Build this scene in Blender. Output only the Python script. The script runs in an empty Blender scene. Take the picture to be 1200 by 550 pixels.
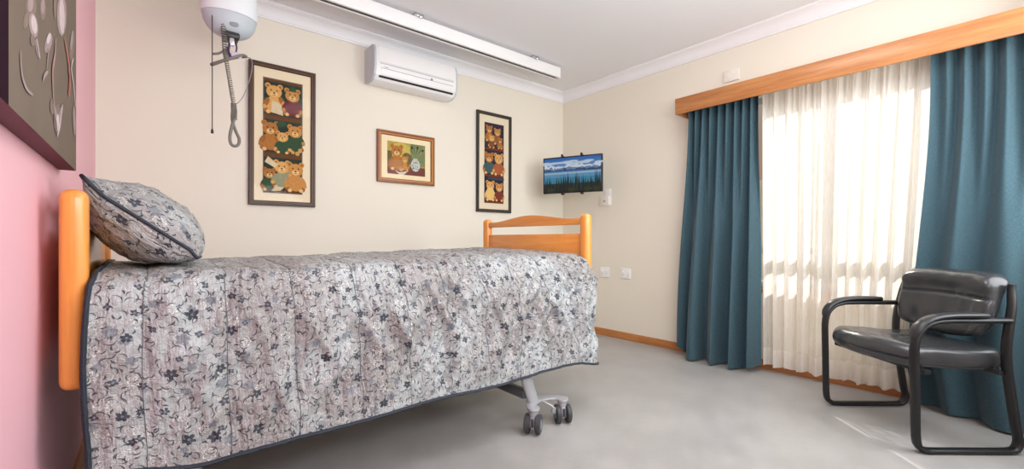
import bpy, bmesh, math, random
from mathutils import Vector, Matrix, noise
C = bpy.context.scene.collection
PI = math.pi
R = math.radians
random.seed(7)

# ------------------------------------------------------------------ helpers
def lin(c):
    c = c / 255.0
    return c / 12.92 if c <= 0.04045 else ((c + 0.055) / 1.055) ** 2.4
def rgb(r, g, b): return (lin(r), lin(g), lin(b), 1.0)
def smooth01(a, b, x):
    t = max(0.0, min(1.0, (x - a) / (b - a)))
    return t * t * (3 - 2 * t)
def lerp(a, b, t): return a + (b - a) * t

class NT:
    """small wrapper for writing shader node trees"""
    def __init__(self, name):
        self.m = bpy.data.materials.new(name)
        self.m.use_nodes = True
        self.t = self.m.node_tree
        self.b = self.t.nodes['Principled BSDF']
        self.out = self.t.nodes['Material Output']
    def n(self, typ, **kw):
        x = self.t.nodes.new(typ)
        for k, v in kw.items(): setattr(x, k, v)
        return x
    def put(self, sock, v):
        if hasattr(v, 'is_linked') or hasattr(v, 'links'): self.t.links.new(v, sock)
        else: sock.default_value = v
    def math(self, op, a, b=0.0, c=None):
        x = self.n('ShaderNodeMath', operation=op)
        self.put(x.inputs[0], a); self.put(x.inputs[1], b)
        if c is not None: self.put(x.inputs[2], c)
        return x.outputs[0]
    def vmath(self, op, a, b=(0, 0, 0)):
        x = self.n('ShaderNodeVectorMath', operation=op)
        self.put(x.inputs[0], a); self.put(x.inputs[1], b)
        return x
    def mix(self, f, a, b):
        x = self.n('ShaderNodeMix', data_type='RGBA')
        self.put(x.inputs[0], f); self.put(x.inputs[6], a); self.put(x.inputs[7], b)
        return x.outputs[2]
    def ramp(self, f, a, b, lo=0.0, hi=1.0):
        x = self.n('ShaderNodeMapRange', interpolation_type='SMOOTHSTEP')
        self.put(x.inputs[0], f)
        x.inputs[1].default_value = a; x.inputs[2].default_value = b
        x.inputs[3].default_value = lo; x.inputs[4].default_value = hi
        return x.outputs[0]
    def coord(self, kind='Object', scale=(1, 1, 1), rot=(0, 0, 0)):
        tc = self.n('ShaderNodeTexCoord'); mp = self.n('ShaderNodeMapping')
        self.t.links.new(tc.outputs[kind], mp.inputs[0])
        mp.inputs['Scale'].default_value = scale; mp.inputs['Rotation'].default_value = rot
        return mp.outputs[0]
    def noise(self, vec, scale, detail=3, rough=.5):
        x = self.n('ShaderNodeTexNoise')
        self.put(x.inputs['Vector'], vec); x.inputs['Scale'].default_value = scale
        x.inputs['Detail'].default_value = detail; x.inputs['Roughness'].default_value = rough
        return x.outputs['Fac']
    def bump(self, h, strength=.2, dist=.01):
        x = self.n('ShaderNodeBump')
        x.inputs['Strength'].default_value = strength; x.inputs['Distance'].default_value = dist
        self.put(x.inputs['Height'], h)
        self.t.links.new(x.outputs[0], self.b.inputs['Normal'])
    def set(self, col=None, rough=.5, metal=0.0, spec=.5, **kw):
        if col is not None: self.put(self.b.inputs['Base Color'], col)
        self.put(self.b.inputs['Roughness'], rough)
        self.b.inputs['Metallic'].default_value = metal
        self.b.inputs['Specular IOR Level'].default_value = spec
        for k, v in kw.items(): self.put(self.b.inputs[k.replace('_', ' ')], v)
        return self.m

def plain(name, col, rough=.5, metal=0.0, spec=.5, var=.06, scale=8.0, **kw):
    n = NT(name)
    v = n.noise(n.coord(), scale, 3)
    dark = tuple(c * (1 - var) for c in col[:3]) + (1,)
    lite = tuple(min(1, c * (1 + var)) for c in col[:3]) + (1,)
    return n.set(n.mix(v, dark, lite), rough, metal, spec, **kw)

def wall_mat(name, col, rough=.75, bump=.05, spec=.3):
    n = NT(name)
    co = n.coord()
    v = n.noise(co, 1.3, 2)
    dark = tuple(c * .975 for c in col[:3]) + (1,)
    n.bump(n.noise(co, 160, 2), bump, .002)
    return n.set(n.mix(v, dark, col), rough, 0, spec)

def wood_mat(name, a, b, axis='Y', rough=.35, scale=1.0, coat=.2):
    n = NT(name)
    st = {'X': (1.2, 22, 22), 'Y': (22, 1.2, 22), 'Z': (22, 22, 1.2)}[axis]
    co = n.coord('Object', tuple(s * scale for s in st))
    g = n.noise(co, 2.2, 6, .62)
    fine = n.noise(co, 9.0, 3, .6)
    f = n.ramp(n.math('ADD', n.math('MULTIPLY', g, .7), n.math('MULTIPLY', fine, .3)), .33, .68)
    n.bump(fine, .04, .002)
    return n.set(n.mix(f, a, b), rough, 0, .45, Coat_Weight=coat, Coat_Roughness=.25)

class MB:
    """collects shapes, then links them as one mesh object"""
    def __init__(self):
        self.bm = bmesh.new(); self.mats = []; self.mi = 0; self.uv = None
    def mat(self, m):
        if m not in self.mats: self.mats.append(m)
        self.mi = self.mats.index(m)
        return self
    def _tagf(self, faces):
        for f in faces: f.material_index = self.mi; f.smooth = True
    def box(self, lo, hi, bevel=0.0, seg=2, M=None):
        g = bmesh.ops.create_cube(self.bm, size=1.0)
        vs = g['verts']
        for v in vs:
            v.co = Vector([lerp(lo[i], hi[i], v.co[i] + .5) for i in range(3)])
        fs = set(f for v in vs for f in v.link_faces)
        if bevel > 0:
            es = list(set(e for v in vs for e in v.link_edges))
            r = bmesh.ops.bevel(self.bm, geom=es, offset=bevel, segments=seg, affect='EDGES', profile=.5)
            fs = set(f for f in fs if f.is_valid) | set(r['faces'])
            vs = list(set(v for f in fs for v in f.verts))
        if M is not None:
            for v in vs: v.co = M @ v.co
        self._tagf(fs)
        return self
    def faces(self, verts, faces):
        vs = [self.bm.verts.new(v) for v in verts]
        fs = []
        for f in faces:
            try: fs.append(self.bm.faces.new([vs[i] for i in f]))
            except ValueError: pass
        self._tagf(fs)
        return vs
    def prism(self, pts, d0, d1, frame, bevel=0.0):
        """extrude a 2D outline; frame(a,b,d) -> point"""
        n = len(pts)
        vs = [frame(a, b, d0) for a, b in pts] + [frame(a, b, d1) for a, b in pts]
        fs = [list(range(n))[::-1], list(range(n, 2 * n))]
        fs += [[i, (i + 1) % n, n + (i + 1) % n, n + i] for i in range(n)]
        bv = self.faces(vs, fs)
        if bevel > 0:
            caps = set(bv[:n]), set(bv[n:])
            es = [e for e in set(e for v in bv for e in v.link_edges)
                  if (e.verts[0] in caps[0]) == (e.verts[1] in caps[0])]
            r = bmesh.ops.bevel(self.bm, geom=es, offset=bevel, segments=2, affect='EDGES', profile=.5)
            self._tagf(r['faces'])
        return self
    def tube(self, path, ra, rb=None, seg=10, up=(0, 0, 1), closed=False, cap=True):
        """sweep an ellipse (ra across, rb along the up-ish normal) along a path; radii may be lists"""
        P = [Vector(p) for p in path]; n = len(P)
        rb = ra if rb is None else rb
        up = Vector(up); rings = []; prev = None
        for i, p in enumerate(P):
            if closed: t = P[(i + 1) % n] - P[i - 1]
            else: t = P[min(i + 1, n - 1)] - P[max(i - 1, 0)]
            t.normalize()
            if prev is None:
                a = t.cross(up)
                if a.length < 1e-3: a = t.cross(Vector((1, 0, 0)))
            else:
                a = prev - t * prev.dot(t)
            a.normalize(); b = a.cross(t); prev = a
            xa = ra[i] if isinstance(ra, (list, tuple)) else ra
            xb = rb[i] if isinstance(rb, (list, tuple)) else rb
            rings.append([self.bm.verts.new(p + a * (xa * math.cos(2 * PI * k / seg)) + b * (xb * math.sin(2 * PI * k / seg))) for k in range(seg)])
        fs = []
        for i in range(n if closed else n - 1):
            A, B = rings[i], rings[(i + 1) % n]
            for k in range(seg):
                fs.append(self.bm.faces.new((A[k], A[(k + 1) % seg], B[(k + 1) % seg], B[k])))
        if cap and not closed:
            fs.append(self.bm.faces.new(rings[0][::-1])); fs.append(self.bm.faces.new(rings[-1]))
        self._tagf(fs)
        return self
    def lathe(self, prof, M=None, seg=24, sx=1.0, sy=1.0):
        """prof: (radius, height) pairs about Z"""
        M = M or Matrix()
        rings = []
        for r, z in prof:
            rings.append([self.bm.verts.new(M @ Vector((r * sx * math.cos(2 * PI * k / seg), r * sy * math.sin(2 * PI * k / seg), z))) for k in range(seg)])
        fs = []
        for A, B in zip(rings, rings[1:]):
            for k in range(seg):
                fs.append(self.bm.faces.new((A[k], A[(k + 1) % seg], B[(k + 1) % seg], B[k])))
        fs.append(self.bm.faces.new(rings[0][::-1])); fs.append(self.bm.faces.new(rings[-1]))
        self._tagf(fs)
        return self
    def grid(self, nu, nv, fn, uvfn=None):
        """fn(i/nu, j/nv) -> point"""
        vs = [[self.bm.verts.new(fn(i / nu, j / nv)) for j in range(nv + 1)] for i in range(nu + 1)]
        if uvfn and self.uv is None: self.uv = self.bm.loops.layers.uv.new('UVMap')
        fs = []
        for i in range(nu):
            for j in range(nv):
                f = self.bm.faces.new((vs[i][j], vs[i + 1][j], vs[i + 1][j + 1], vs[i][j + 1]))
                if uvfn:
                    for l, (a, b) in zip(f.loops, ((i, j), (i + 1, j), (i + 1, j + 1), (i, j + 1))):
                        l[self.uv].uv = uvfn(a / nu, b / nv)
                fs.append(f)
        self._tagf(fs)
        return vs
    def rbox(self, size, r, n=10, fn=None):
        """soft rounded box centred on the origin, points passed through fn"""
        hx, hy, hz = [s / 2 for s in size]
        idx = {}
        pos = []
        for h in (hx, hy, hz):
            k = min(.999, min(r, h) / h); m = 5
            ends = [-1 + k * (1 - math.cos(PI / 2 * i / m)) for i in range(m)]
            mid = [lerp(-1 + k, 1 - k, i / n) for i in range(n + 1)]
            pos.append(ends + mid + [-e for e in ends[::-1]])
        def vert(p):
            key = tuple(round(c, 5) for c in p)
            if key not in idx:
                q = Vector((p[0] * hx, p[1] * hy, p[2] * hz))
                rr = [min(r, hx), min(r, hy), min(r, hz)]
                inner = Vector([max(-h + k, min(h - k, c)) for c, h, k in zip(q, (hx, hy, hz), rr)])
                d = Vector([(a - b) / k for a, b, k in zip(q, inner, rr)])
                if d.length > 1e-6:
                    m = max(abs(c) for c in d)
                    d = d.normalized() * m
                q = inner + Vector([c * k for c, k in zip(d, rr)])
                idx[key] = self.bm.verts.new(fn(q) if fn else q)
            return idx[key]
        fs = []
        for ax in range(3):
            pu, pv = pos[(ax + 1) % 3], pos[(ax + 2) % 3]
            for sgn in (-1, 1):
                for i in range(len(pu) - 1):
                    for j in range(len(pv) - 1):
                        q = []
                        for a, b in ((i, j), (i + 1, j), (i + 1, j + 1), (i, j + 1)):
                            p = [0, 0, 0]
                            p[ax] = sgn; p[(ax + 1) % 3] = pu[a]; p[(ax + 2) % 3] = pv[b]
                            q.append(vert(p))
                        if sgn < 0: q.reverse()
                        try: fs.append(self.bm.faces.new(q))
                        except ValueError: pass
        self._tagf(fs)
        return self
    def build(self, name, m=None, parent=None, sharp=38, keep=None):
        me = bpy.data.meshes.new(name)
        if m is not None and not self.mats: self.mats = [m]
        bmesh.ops.recalc_face_normals(self.bm, faces=self.bm.faces) if keep is None else None
        self.bm.to_mesh(me); self.bm.free()
        for x in self.mats: me.materials.append(x)
        me.set_sharp_from_angle(angle=R(sharp))
        o = bpy.data.objects.new(name, me); C.objects.link(o)
        if parent is not None: o.parent = parent
        return o

class Flat:
    """flat coloured shapes layered on a plane (prints, screens)"""
    def __init__(self, mb, frame, step=.0004, d=0.0):
        self.mb, self.f, self.step, self.d = mb, frame, step, d
    def poly(self, pts, m):
        self.mb.mat(m); self.d += self.step
        self.mb.faces([self.f(a, b, self.d) for a, b in pts], [list(range(len(pts)))])
    def rect(self, x0, y0, x1, y1, m): self.poly([(x0, y0), (x1, y0), (x1, y1), (x0, y1)], m)
    def ell(self, cx, cy, rx, ry, m, rot=0.0, n=16):
        c, s = math.cos(rot), math.sin(rot)
        self.poly([(cx + rx * math.cos(2 * PI * k / n) * c - ry * math.sin(2 * PI * k / n) * s,
                    cy + rx * math.cos(2 * PI * k / n) * s + ry * math.sin(2 * PI * k / n) * c) for k in range(n)], m)
    def stroke(self, pts, w, m):
        """tapered line"""
        n = len(pts); L, Rr = [], []
        for i, (x, y) in enumerate(pts):
            x0, y0 = pts[max(i - 1, 0)]; x1, y1 = pts[min(i + 1, n - 1)]
            dx, dy = x1 - x0, y1 - y0; l = math.hypot(dx, dy) or 1
            ww = w * (.35 + .65 * math.sin(PI * (i + .5) / n))
            L.append((x - dy / l * ww, y + dx / l * ww)); Rr.append((x + dy / l * ww, y - dx / l * ww))
        self.mb.mat(m); self.d += self.step
        vs = [self.f(a, b, self.d) for a, b in L + Rr]
        self.mb.faces(vs, [[i, i + 1, n + i + 1, n + i] for i in range(n - 1)])

def tag(o, label=None, cat=None, group=None, kind=None):
    if label: o['label'] = label
    if cat: o['category'] = cat
    if group: o['group'] = group
    if kind: o['kind'] = kind
    return o
def empty(name, loc, label, cat, rz=0.0, group=None):
    o = bpy.data.objects.new(name, None); C.objects.link(o)
    o.location = loc; o.rotation_euler = (0, 0, rz); o.empty_display_size = .1
    return tag(o, label, cat, group)
def copy_tree(o, parent=None):
    c = o.copy(); C.objects.link(c)
    if parent is not None: c.parent = parent
    for ch in list(o.children): copy_tree(ch, c)
    return c
def spline(pts, n=8, closed=False):
    """Catmull-Rom through pts"""
    P = [Vector(p) for p in pts]; out = []; N = len(P)
    rng = range(N) if closed else range(N - 1)
    for i in rng:
        if closed: a, b, c, d = P[i - 1], P[i], P[(i + 1) % N], P[(i + 2) % N]
        else: a, b, c, d = P[max(i - 1, 0)], P[i], P[i + 1], P[min(i + 2, N - 1)]
        for k in range(n):
            t = k / n
            out.append(.5 * ((2 * b) + (c - a) * t + (2 * a - 5 * b + 4 * c - d) * t * t + (3 * b - 3 * c + d - a) * t ** 3))
    if not closed: out.append(P[-1])
    return out

# ------------------------------------------------------------------ room numbers (metres)
XL, XR, YB, YF = -.2227, 3.558, 3.40, -.60
ZC, ZCOR = 2.57, 2.479

# ------------------------------------------------------------------ materials
M = {}
M['cream'] = wall_mat('cream_paint', rgb(237, 231, 216))
M['pink'] = wall_mat('pink_paint', rgb(244, 189, 200), rough=.55, spec=.4)
M['ceiling'] = wall_mat('ceiling_paint', rgb(236, 236, 238))
M['cornice'] = wall_mat('cornice_paint', rgb(244, 244, 246), rough=.5)
M['base'] = wood_mat('skirting_wood', rgb(166, 104, 52), rgb(196, 134, 76), 'Y')
M['baseX'] = wood_mat('skirting_wood_long', rgb(166, 104, 52), rgb(196, 134, 76), 'X')
M['pelmet'] = wood_mat('pelmet_wood', rgb(166, 103, 55), rgb(192, 132, 78), 'Y', scale=.9)
M['beech'] = wood_mat('beech_wood', rgb(226, 140, 58), rgb(240, 163, 80), 'Z', rough=.3, scale=.6, coat=.35)
M['beechY'] = wood_mat('beech_wood_across', rgb(226, 140, 58), rgb(240, 163, 80), 'Y', rough=.3, scale=.6, coat=.35)
def floor_mat():
    n = NT('grey_vinyl')
    co = n.coord()
    a = n.noise(co, 2.2, 5, .6); b = n.noise(co, 9, 4, .65); s = n.noise(co, 240, 2)
    f = n.math('ADD', n.math('MULTIPLY', a, .5), n.math('ADD', n.math('MULTIPLY', b, .35), n.math('MULTIPLY', s, .15)))
    col = n.mix(n.ramp(f, .36, .64), rgb(159, 157, 154), rgb(174, 172, 169))
    n.bump(s, .03, .001)
    return n.set(col, n.ramp(b, .3, .7, .34, .46), 0, .45)
M['floor'] = floor_mat()
M['white'] = plain('white_plastic', rgb(243, 243, 242), .35, var=.01)
M['offwhite'] = plain('offwhite_plastic', rgb(234, 230, 220), .4, var=.01)
M['coolwhite'] = plain('cool_white_plastic', rgb(230, 235, 238), .35, var=.01)
M['hoistgrey'] = plain('cool_grey_plastic', rgb(188, 197, 203), .4, var=.02)
M['lgrey'] = plain('light_grey_plastic', rgb(196, 200, 208), .4, var=.02)
M['mgrey'] = plain('grey_plastic', rgb(140, 143, 148), .45, var=.03)
M['dark'] = plain('dark_plastic', rgb(38, 38, 40), .4, var=.05)
M['tyre'] = plain('caster_tyre', rgb(62, 62, 66), .5, var=.05)
M['black'] = plain('black_plastic', rgb(16, 16, 18), .35, var=.05)
M['chrome'] = plain('chrome', rgb(205, 205, 208), .18, 1.0, var=.02)
M['bedmetal'] = plain('grey_powder_coat', rgb(178, 180, 184), .35, .3, var=.03)
M['beddark'] = plain('dark_bed_steel', rgb(104, 106, 110), .4, .3, var=.03)
M['purple'] = plain('purple_webbing', rgb(88, 70, 122), .7, var=.1)
M['cord'] = plain('grey_cord', rgb(120, 116, 108), .5, var=.05)
M['mattress'] = plain('mattress_vinyl', rgb(64, 70, 84), .5, var=.05)
M['navy'] = None
def navy_mat():
    n = NT('navy_piping')
    co = n.coord('Object', (1, 1, 1))
    w = n.noise(co, 260, 2)
    n.bump(w, .5, .004)
    return n.set(n.mix(w, rgb(20, 27, 38), rgb(46, 56, 70)), .6)
M['navy'] = navy_mat()

def floral_mat(name, tint=0.0):
    n = NT(name)
    tc = n.n('ShaderNodeTexCoord')
    uv = tc.outputs['UV']
    def cell(scale, off, rnd=.8):
        p = n.vmath('ADD', uv, off).outputs[0]
        v = n.n('ShaderNodeTexVoronoi', voronoi_dimensions='2D', feature='F1')
        n.put(v.inputs['Vector'], p); v.inputs['Scale'].default_value = scale
        v.inputs['Randomness'].default_value = rnd
        d = n.vmath('SUBTRACT', p, v.outputs['Position']).outputs[0]
        sx = n.n('ShaderNodeSeparateXYZ'); n.put(sx.inputs[0], d)
        sc = n.n('ShaderNodeSeparateColor'); n.put(sc.inputs[0], v.outputs['Color'])
        return sx.outputs[0], sx.outputs[1], sc.outputs[0], sc.outputs[1], sc.outputs[2]
    def polar(x, y):
        r = n.math('SQRT', n.math('ADD', n.math('MULTIPLY', x, x), n.math('MULTIPLY', y, y)))
        return r, n.math('ARCTAN2', y, x)
    def petals(scale, off, R0, k, thr, depth=.36, rnd=.8):
        x, y, a, b, c = cell(scale, off, rnd)
        r, th = polar(x, y)
        th = n.math('ADD', th, n.math('MULTIPLY', a, 6.28))
        lobe = n.math('POWER', n.math('ABSOLUTE', n.math('COSINE', n.math('MULTIPLY', th, k / 2))), .9)
        Rr = n.math('MULTIPLY_ADD', lobe, R0 * depth * 1.9, R0 * (1 - depth * 1.9))
        Rr = n.math('MULTIPLY', Rr, n.math('MULTIPLY_ADD', c, .5, .7))
        return r, Rr, n.math('GREATER_THAN', b, thr)
    def leaf(scale, off, L, k, w, thr, rnd=.9):
        x, y, a, b, c = cell(scale, off, rnd)
        an = n.math('MULTIPLY', a, 6.28)
        ca, sa = n.math('COSINE', an), n.math('SINE', an)
        lx = n.math('ADD', n.math('MULTIPLY', x, ca), n.math('MULTIPLY', y, sa))
        ly = n.math('SUBTRACT', n.math('MULTIPLY', y, ca), n.math('MULTIPLY', x, sa))
        q = n.math('DIVIDE', lx, L); q = n.math('MULTIPLY', q, q)
        wid = n.math('MULTIPLY', n.math('SUBTRACT', 1.0, q), w)
        dist = n.math('ABSOLUTE', n.math('SUBTRACT', ly, n.math('MULTIPLY', n.math('SUBTRACT', q, .5), k)))
        m = n.ramp(n.math('SUBTRACT', wid, dist), 0.0, .0009)
        return n.math('MULTIPLY', m, n.math('GREATER_THAN', b, thr))
    def ring(scale, off, r0, w, thr):
        x, y, a, b, c = cell(scale, off, .9)
        r, th = polar(x, y)
        rr = n.math('MULTIPLY_ADD', n.math('ADD', th, n.math('MULTIPLY', a, 3.0)), r0 * .16, r0)
        m = n.ramp(n.math('SUBTRACT', w, n.math('ABSOLUTE', n.math('SUBTRACT', r, rr))), 0.0, .0006)
        return n.math('MULTIPLY', m, n.math('GREATER_THAN', b, thr))
    big = n.noise(uv, 3.2, 3)
    mid = n.noise(uv, 26, 3)
    base = n.mix(n.ramp(big, .4, .62), rgb(153, 150, 149), rgb(174, 178, 179))
    base = n.mix(n.math('MULTIPLY', n.ramp(mid, .5, .7), .45), base, rgb(134, 130, 128))
    # pale scrolls
    pale = n.math('MAXIMUM', ring(30, (3.1, 1.7, 0), .0085, .0011, .25), ring(26, (1.3, 8.7, 0), .011, .0011, .3))
    base = n.mix(n.math('MULTIPLY', pale, .5), base, rgb(206, 207, 204))
    # thin dark scrolls and leaves
    thin = n.math('MAXIMUM', ring(21, (6.2, .4, 0), .0115, .0008, .25), ring(27, (.5, 3.3, 0), .008, .0007, .3))
    base = n.mix(n.math('MULTIPLY', thin, .75), base, rgb(86, 88, 94))
    lf = n.math('MAXIMUM', leaf(30, (0, 0, 0), .014, .010, .0021, .15), leaf(24, (2.7, 5.1, 0), .018, .013, .0024, .2))
    lf = n.math('MAXIMUM', lf, leaf(34, (7.7, 2.1, 0), .009, .004, .0030, .35))
    base = n.mix(n.math('MULTIPLY', lf, .88), base, rgb(46, 49, 58))
    # cream outlined blossoms
    r, Rr, on = petals(13, (4.4, 9.2, 0), .016, 6, .45)
    o = n.math('MULTIPLY', n.ramp(n.math('SUBTRACT', .0014, n.math('ABSOLUTE', n.math('SUBTRACT', r, Rr))), 0, .0006), on)
    base = n.mix(n.math('MULTIPLY', o, .8), base, rgb(236, 234, 228))
    # blue grey and navy flowers
    wob = n.math('MULTIPLY', n.math('SUBTRACT', n.noise(uv, 150, 2), .5), .013)
    for sc_, off_, R_, k_, thr_, dep_, mx_, col_ in (
            (11, (8.1, 4.3, 0), .0165, 5, .35, .22, .75, rgb(112, 119, 128)),
            (9.5, (1.1, 2.2, 0), .0165, 5, .2, .26, .92, rgb(36, 42, 56)),
            (13, (5.6, 7.9, 0), .0105, 4, .35, .25, .9, rgb(44, 50, 64))):
        r, Rr, on = petals(sc_, off_, R_, k_, thr_, dep_, .7)
        fl = n.math('MULTIPLY', n.ramp(n.math('SUBTRACT', n.math('ADD', Rr, wob), r), 0, .0014), on)
        base = n.mix(n.math('MULTIPLY', fl, mx_), base, col_)
        hole = n.math('MULTIPLY', n.ramp(r, .004, .003), on)
        base = n.mix(n.math('MULTIPLY', hole, .6), base, rgb(136, 140, 150))
    wr = n.noise(uv, 18, 5, .65)
    mp = n.n('ShaderNodeMapping'); n.put(mp.inputs[0], uv)
    mp.inputs['Rotation'].default_value = (0, 0, R(-28)); mp.inputs['Scale'].default_value = (26, 5, 1)
    pull = n.noise(mp.outputs[0], 1.0, 3, .55)
    n.bump(n.math('ADD', n.math('MULTIPLY', wr, .55), pull), .9, .030)
    return n.set(base, .4, 0, .4, Sheen_Weight=.04, Sheen_Roughness=.4)
M['floral'] = floral_mat('floral_sateen')

def curtain_mat():
    n = NT('teal_weave')
    uv = n.n('ShaderNodeTexCoord').outputs['UV']
    mp = n.n('ShaderNodeMapping'); n.put(mp.inputs[0], uv); mp.inputs['Scale'].default_value = (420, 60, 1)
    a = n.noise(mp.outputs[0], 1.0, 2)
    mp2 = n.n('ShaderNodeMapping'); n.put(mp2.inputs[0], uv); mp2.inputs['Scale'].default_value = (60, 420, 1)
    b = n.noise(mp2.outputs[0], 1.0, 2)
    f = n.math('MULTIPLY', n.math('ADD', a, b), .5)
    n.bump(f, .12, .001)
    return n.set(n.mix(n.ramp(f, .3, .7), rgb(50, 73, 82), rgb(70, 98, 108)), .8, 0, .2, Sheen_Weight=.15)
M['teal'] = curtain_mat()

def sheer_mat():
    n = NT('cream_voile')
    t = n.t
    uv = n.n('ShaderNodeTexCoord').outputs['UV']
    mp = n.n('ShaderNodeMapping'); n.put(mp.inputs[0], uv); mp.inputs['Scale'].default_value = (300, 14, 1)
    v = n.noise(mp.outputs[0], 1.0, 2)
    sx = n.n('ShaderNodeSeparateXYZ'); n.put(sx.inputs[0], uv)
    hem = n.ramp(sx.outputs[1], .13, .12)            # double cloth in the hem
    tr = n.n('ShaderNodeBsdfTransparent'); tr.inputs[0].default_value = rgb(255, 252, 244)
    tl = n.n('ShaderNodeBsdfTranslucent'); tl.inputs[0].default_value = rgb(255, 252, 246)
    df = n.n('ShaderNodeBsdfDiffuse'); df.inputs[0].default_value = rgb(250, 247, 240)
    m1 = n.n('ShaderNodeMixShader'); m1.inputs[0].default_value = .42
    t.links.new(tl.outputs[0], m1.inputs[1]); t.links.new(df.outputs[0], m1.inputs[2])
    m2 = n.n('ShaderNodeMixShader')
    op = n.math('ADD', n.math('MULTIPLY_ADD', v, .25, .66), n.math('MULTIPLY', hem, .2))
    n.put(m2.inputs[0], op)
    t.links.new(tr.outputs[0], m2.inputs[1]); t.links.new(m1.outputs[0], m2.inputs[2])
    t.links.new(m2.outputs[0], n.out.inputs[0])
    return n.m
M['sheer'] = sheer_mat()

def leather_mat():
    n = NT('black_leather')
    co = n.coord()
    a = n.noise(co, 7, 4, .6); g = n.noise(co, 130, 3)
    h = n.math('ADD', a, n.math('MULTIPLY', g, .012))
    n.bump(h, .22, .012)
    return n.set(n.mix(a, rgb(42, 43, 45), rgb(60, 61, 63)), .27, 0, .65)
M['leather'] = leather_mat()
M['frame_black'] = plain('black_frame_paint', rgb(30, 30, 31), .38, .1, var=.05)
M['armpad'] = plain('arm_pad_plastic', rgb(40, 41, 43), .34, var=.05)

def glass_mat():
    n = NT('picture_glass')
    tr = n.n('ShaderNodeBsdfTransparent'); gl = n.n('ShaderNodeBsdfGlossy')
    gl.inputs['Roughness'].default_value = .03
    fr = n.n('ShaderNodeFresnel'); fr.inputs[0].default_value = 1.2
    mx = n.n('ShaderNodeMixShader')
    n.put(mx.inputs[0], fr.outputs[0])
    n.t.links.new(tr.outputs[0], mx.inputs[1]); n.t.links.new(gl.outputs[0], mx.inputs[2])
    n.t.links.new(mx.outputs[0], n.out.inputs[0])
    return n.m
M['glass'] = glass_mat()
PC = {}
def paint(r, g, b, rough=.8):
    k = (r, g, b, rough)
    if k not in PC: PC[k] = plain('print_colour', rgb(r, g, b), rough, var=.22, scale=60, spec=.08)
    return PC[k]
EC = {}
def glow(r, g, b, e=.6):
    k = (r, g, b, e)
    if k not in EC:
        n = NT('screen_colour')
        v = n.noise(n.coord(), 70, 2)
        col = n.mix(v, tuple(c * .8 for c in rgb(r, g, b)[:3]) + (1,), rgb(r, g, b))
        n.put(n.b.inputs['Emission Color'], col)
        n.b.inputs['Emission Strength'].default_value = e
        n.set(rgb(8, 8, 10), .25, 0, .4)
        EC[k] = n.m
    return EC[k]

# ------------------------------------------------------------------ setting
def struct(mb, name, m=None, sharp=38):
    return tag(mb.build(name, m, sharp=sharp), kind='structure')
T = .12
struct(MB().box((XL - T, YF - T, -.1), (XR + T, YB + T, 0)), 'floor', M['floor'])
struct(MB().box((XL - T, YF - T, ZC), (XR + T, YB + T, ZC + .1)), 'ceiling', M['ceiling'])
struct(MB().box((XL - T, YB, 0), (XR + T, YB + T, ZC)), 'wall_back', M['cream'])
struct(MB().box((XL - T, YF, 0), (XL, YB, ZC)), 'wall_left', M['pink'])
struct(MB().box((XL - T, YF - T, 0), (XR + T, YF, ZC)), 'wall_front', M['cream'])
WY0, WY1, WZ0, WZ1 = -.10, 1.75, .60, 2.05
w = MB()
w.box((XR, YF, 0), (XR + T, WY0, ZC)); w.box((XR, WY1, 0), (XR + T, YB, ZC))
w.box((XR, WY0, 0), (XR + T, WY1, WZ0)); w.box((XR, WY0, WZ1), (XR + T, WY1, ZC))
struct(w, 'wall_right', M['cream'])
# coved cornices
cp = [(0, 0), (.012, 0), (.012, .012)]
for k in range(9):
    a = PI / 2 * k / 8
    cp.append((.016 + .062 * (1 - math.cos(a)), .014 + .062 * math.sin(a)))
cp += [(.080, .080), (.092, .080), (.092, .0915), (0, .0915)]
struct(MB().prism(cp, XL, XR, lambda a, b, d: (d, YB - a, ZCOR + b)), 'trim_1', M['cornice'], 25)
struct(MB().prism(cp, YF, YB, lambda a, b, d: (XR - a, d, ZCOR + b)), 'trim_2', M['cornice'], 25)
struct(MB().prism(cp, YF, YB, lambda a, b, d: (XL + a * .3, d, ZCOR + b)), 'trim_3', M['cornice'], 25)
# skirting boards
bp = [(0, 0), (.014, 0), (.014, .060), (.010, .070), (0, .070)]
b = MB()
for y0, y1 in ((YF, 2.36), (2.362, YB)):
    b.prism(bp, y0, y1, lambda a, z, d: (XR - a, d, z))
struct(b, 'baseboard_right', M['base'])
struct(MB().prism(bp, YF, YB, lambda a, z, d: (XL + a, d, z)), 'baseboard_left', M['base'])
struct(MB().prism(bp, XL, XR, lambda a, z, d: (d, YB - a, z)), 'baseboard_back', M['baseX'])
# window behind the curtains
fm = MB()
x0, x1 = XR + .05, XR + .09
for y0, y1, z0, z1 in ((WY0, WY1, WZ0, WZ0 + .05), (WY0, WY1, WZ1 - .05, WZ1), (WY0, WY0 + .05, WZ0, WZ1), (WY1 - .05, WY1, WZ0, WZ1),
                       (.46, .52, WZ0, WZ1), (1.02, 1.08, WZ0, WZ1), (WY0, WY1, .86, .92)):
    fm.box((x0, y0, z0), (x1, y1, z1), .004)
win = struct(fm, 'window_1', plain('window_frame_paint', rgb(206, 200, 190), .4, var=.02))
pane = NT('window_glass')
gt = pane.n('ShaderNodeBsdfTransparent'); gg = pane.n('ShaderNodeBsdfGlossy'); gg.inputs['Roughness'].default_value = .02
gm = pane.n('ShaderNodeMixShader'); gm.inputs[0].default_value = .06
pane.t.links.new(gt.outputs[0], gm.inputs[1]); pane.t.links.new(gg.outputs[0], gm.inputs[2]); pane.t.links.new(gm.outputs[0], pane.out.inputs[0])
MB().box((XR + .066, WY0 + .03, WZ0 + .03), (XR + .072, WY1 - .03, WZ1 - .03)).build('window_pane', pane.m, win)
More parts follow.
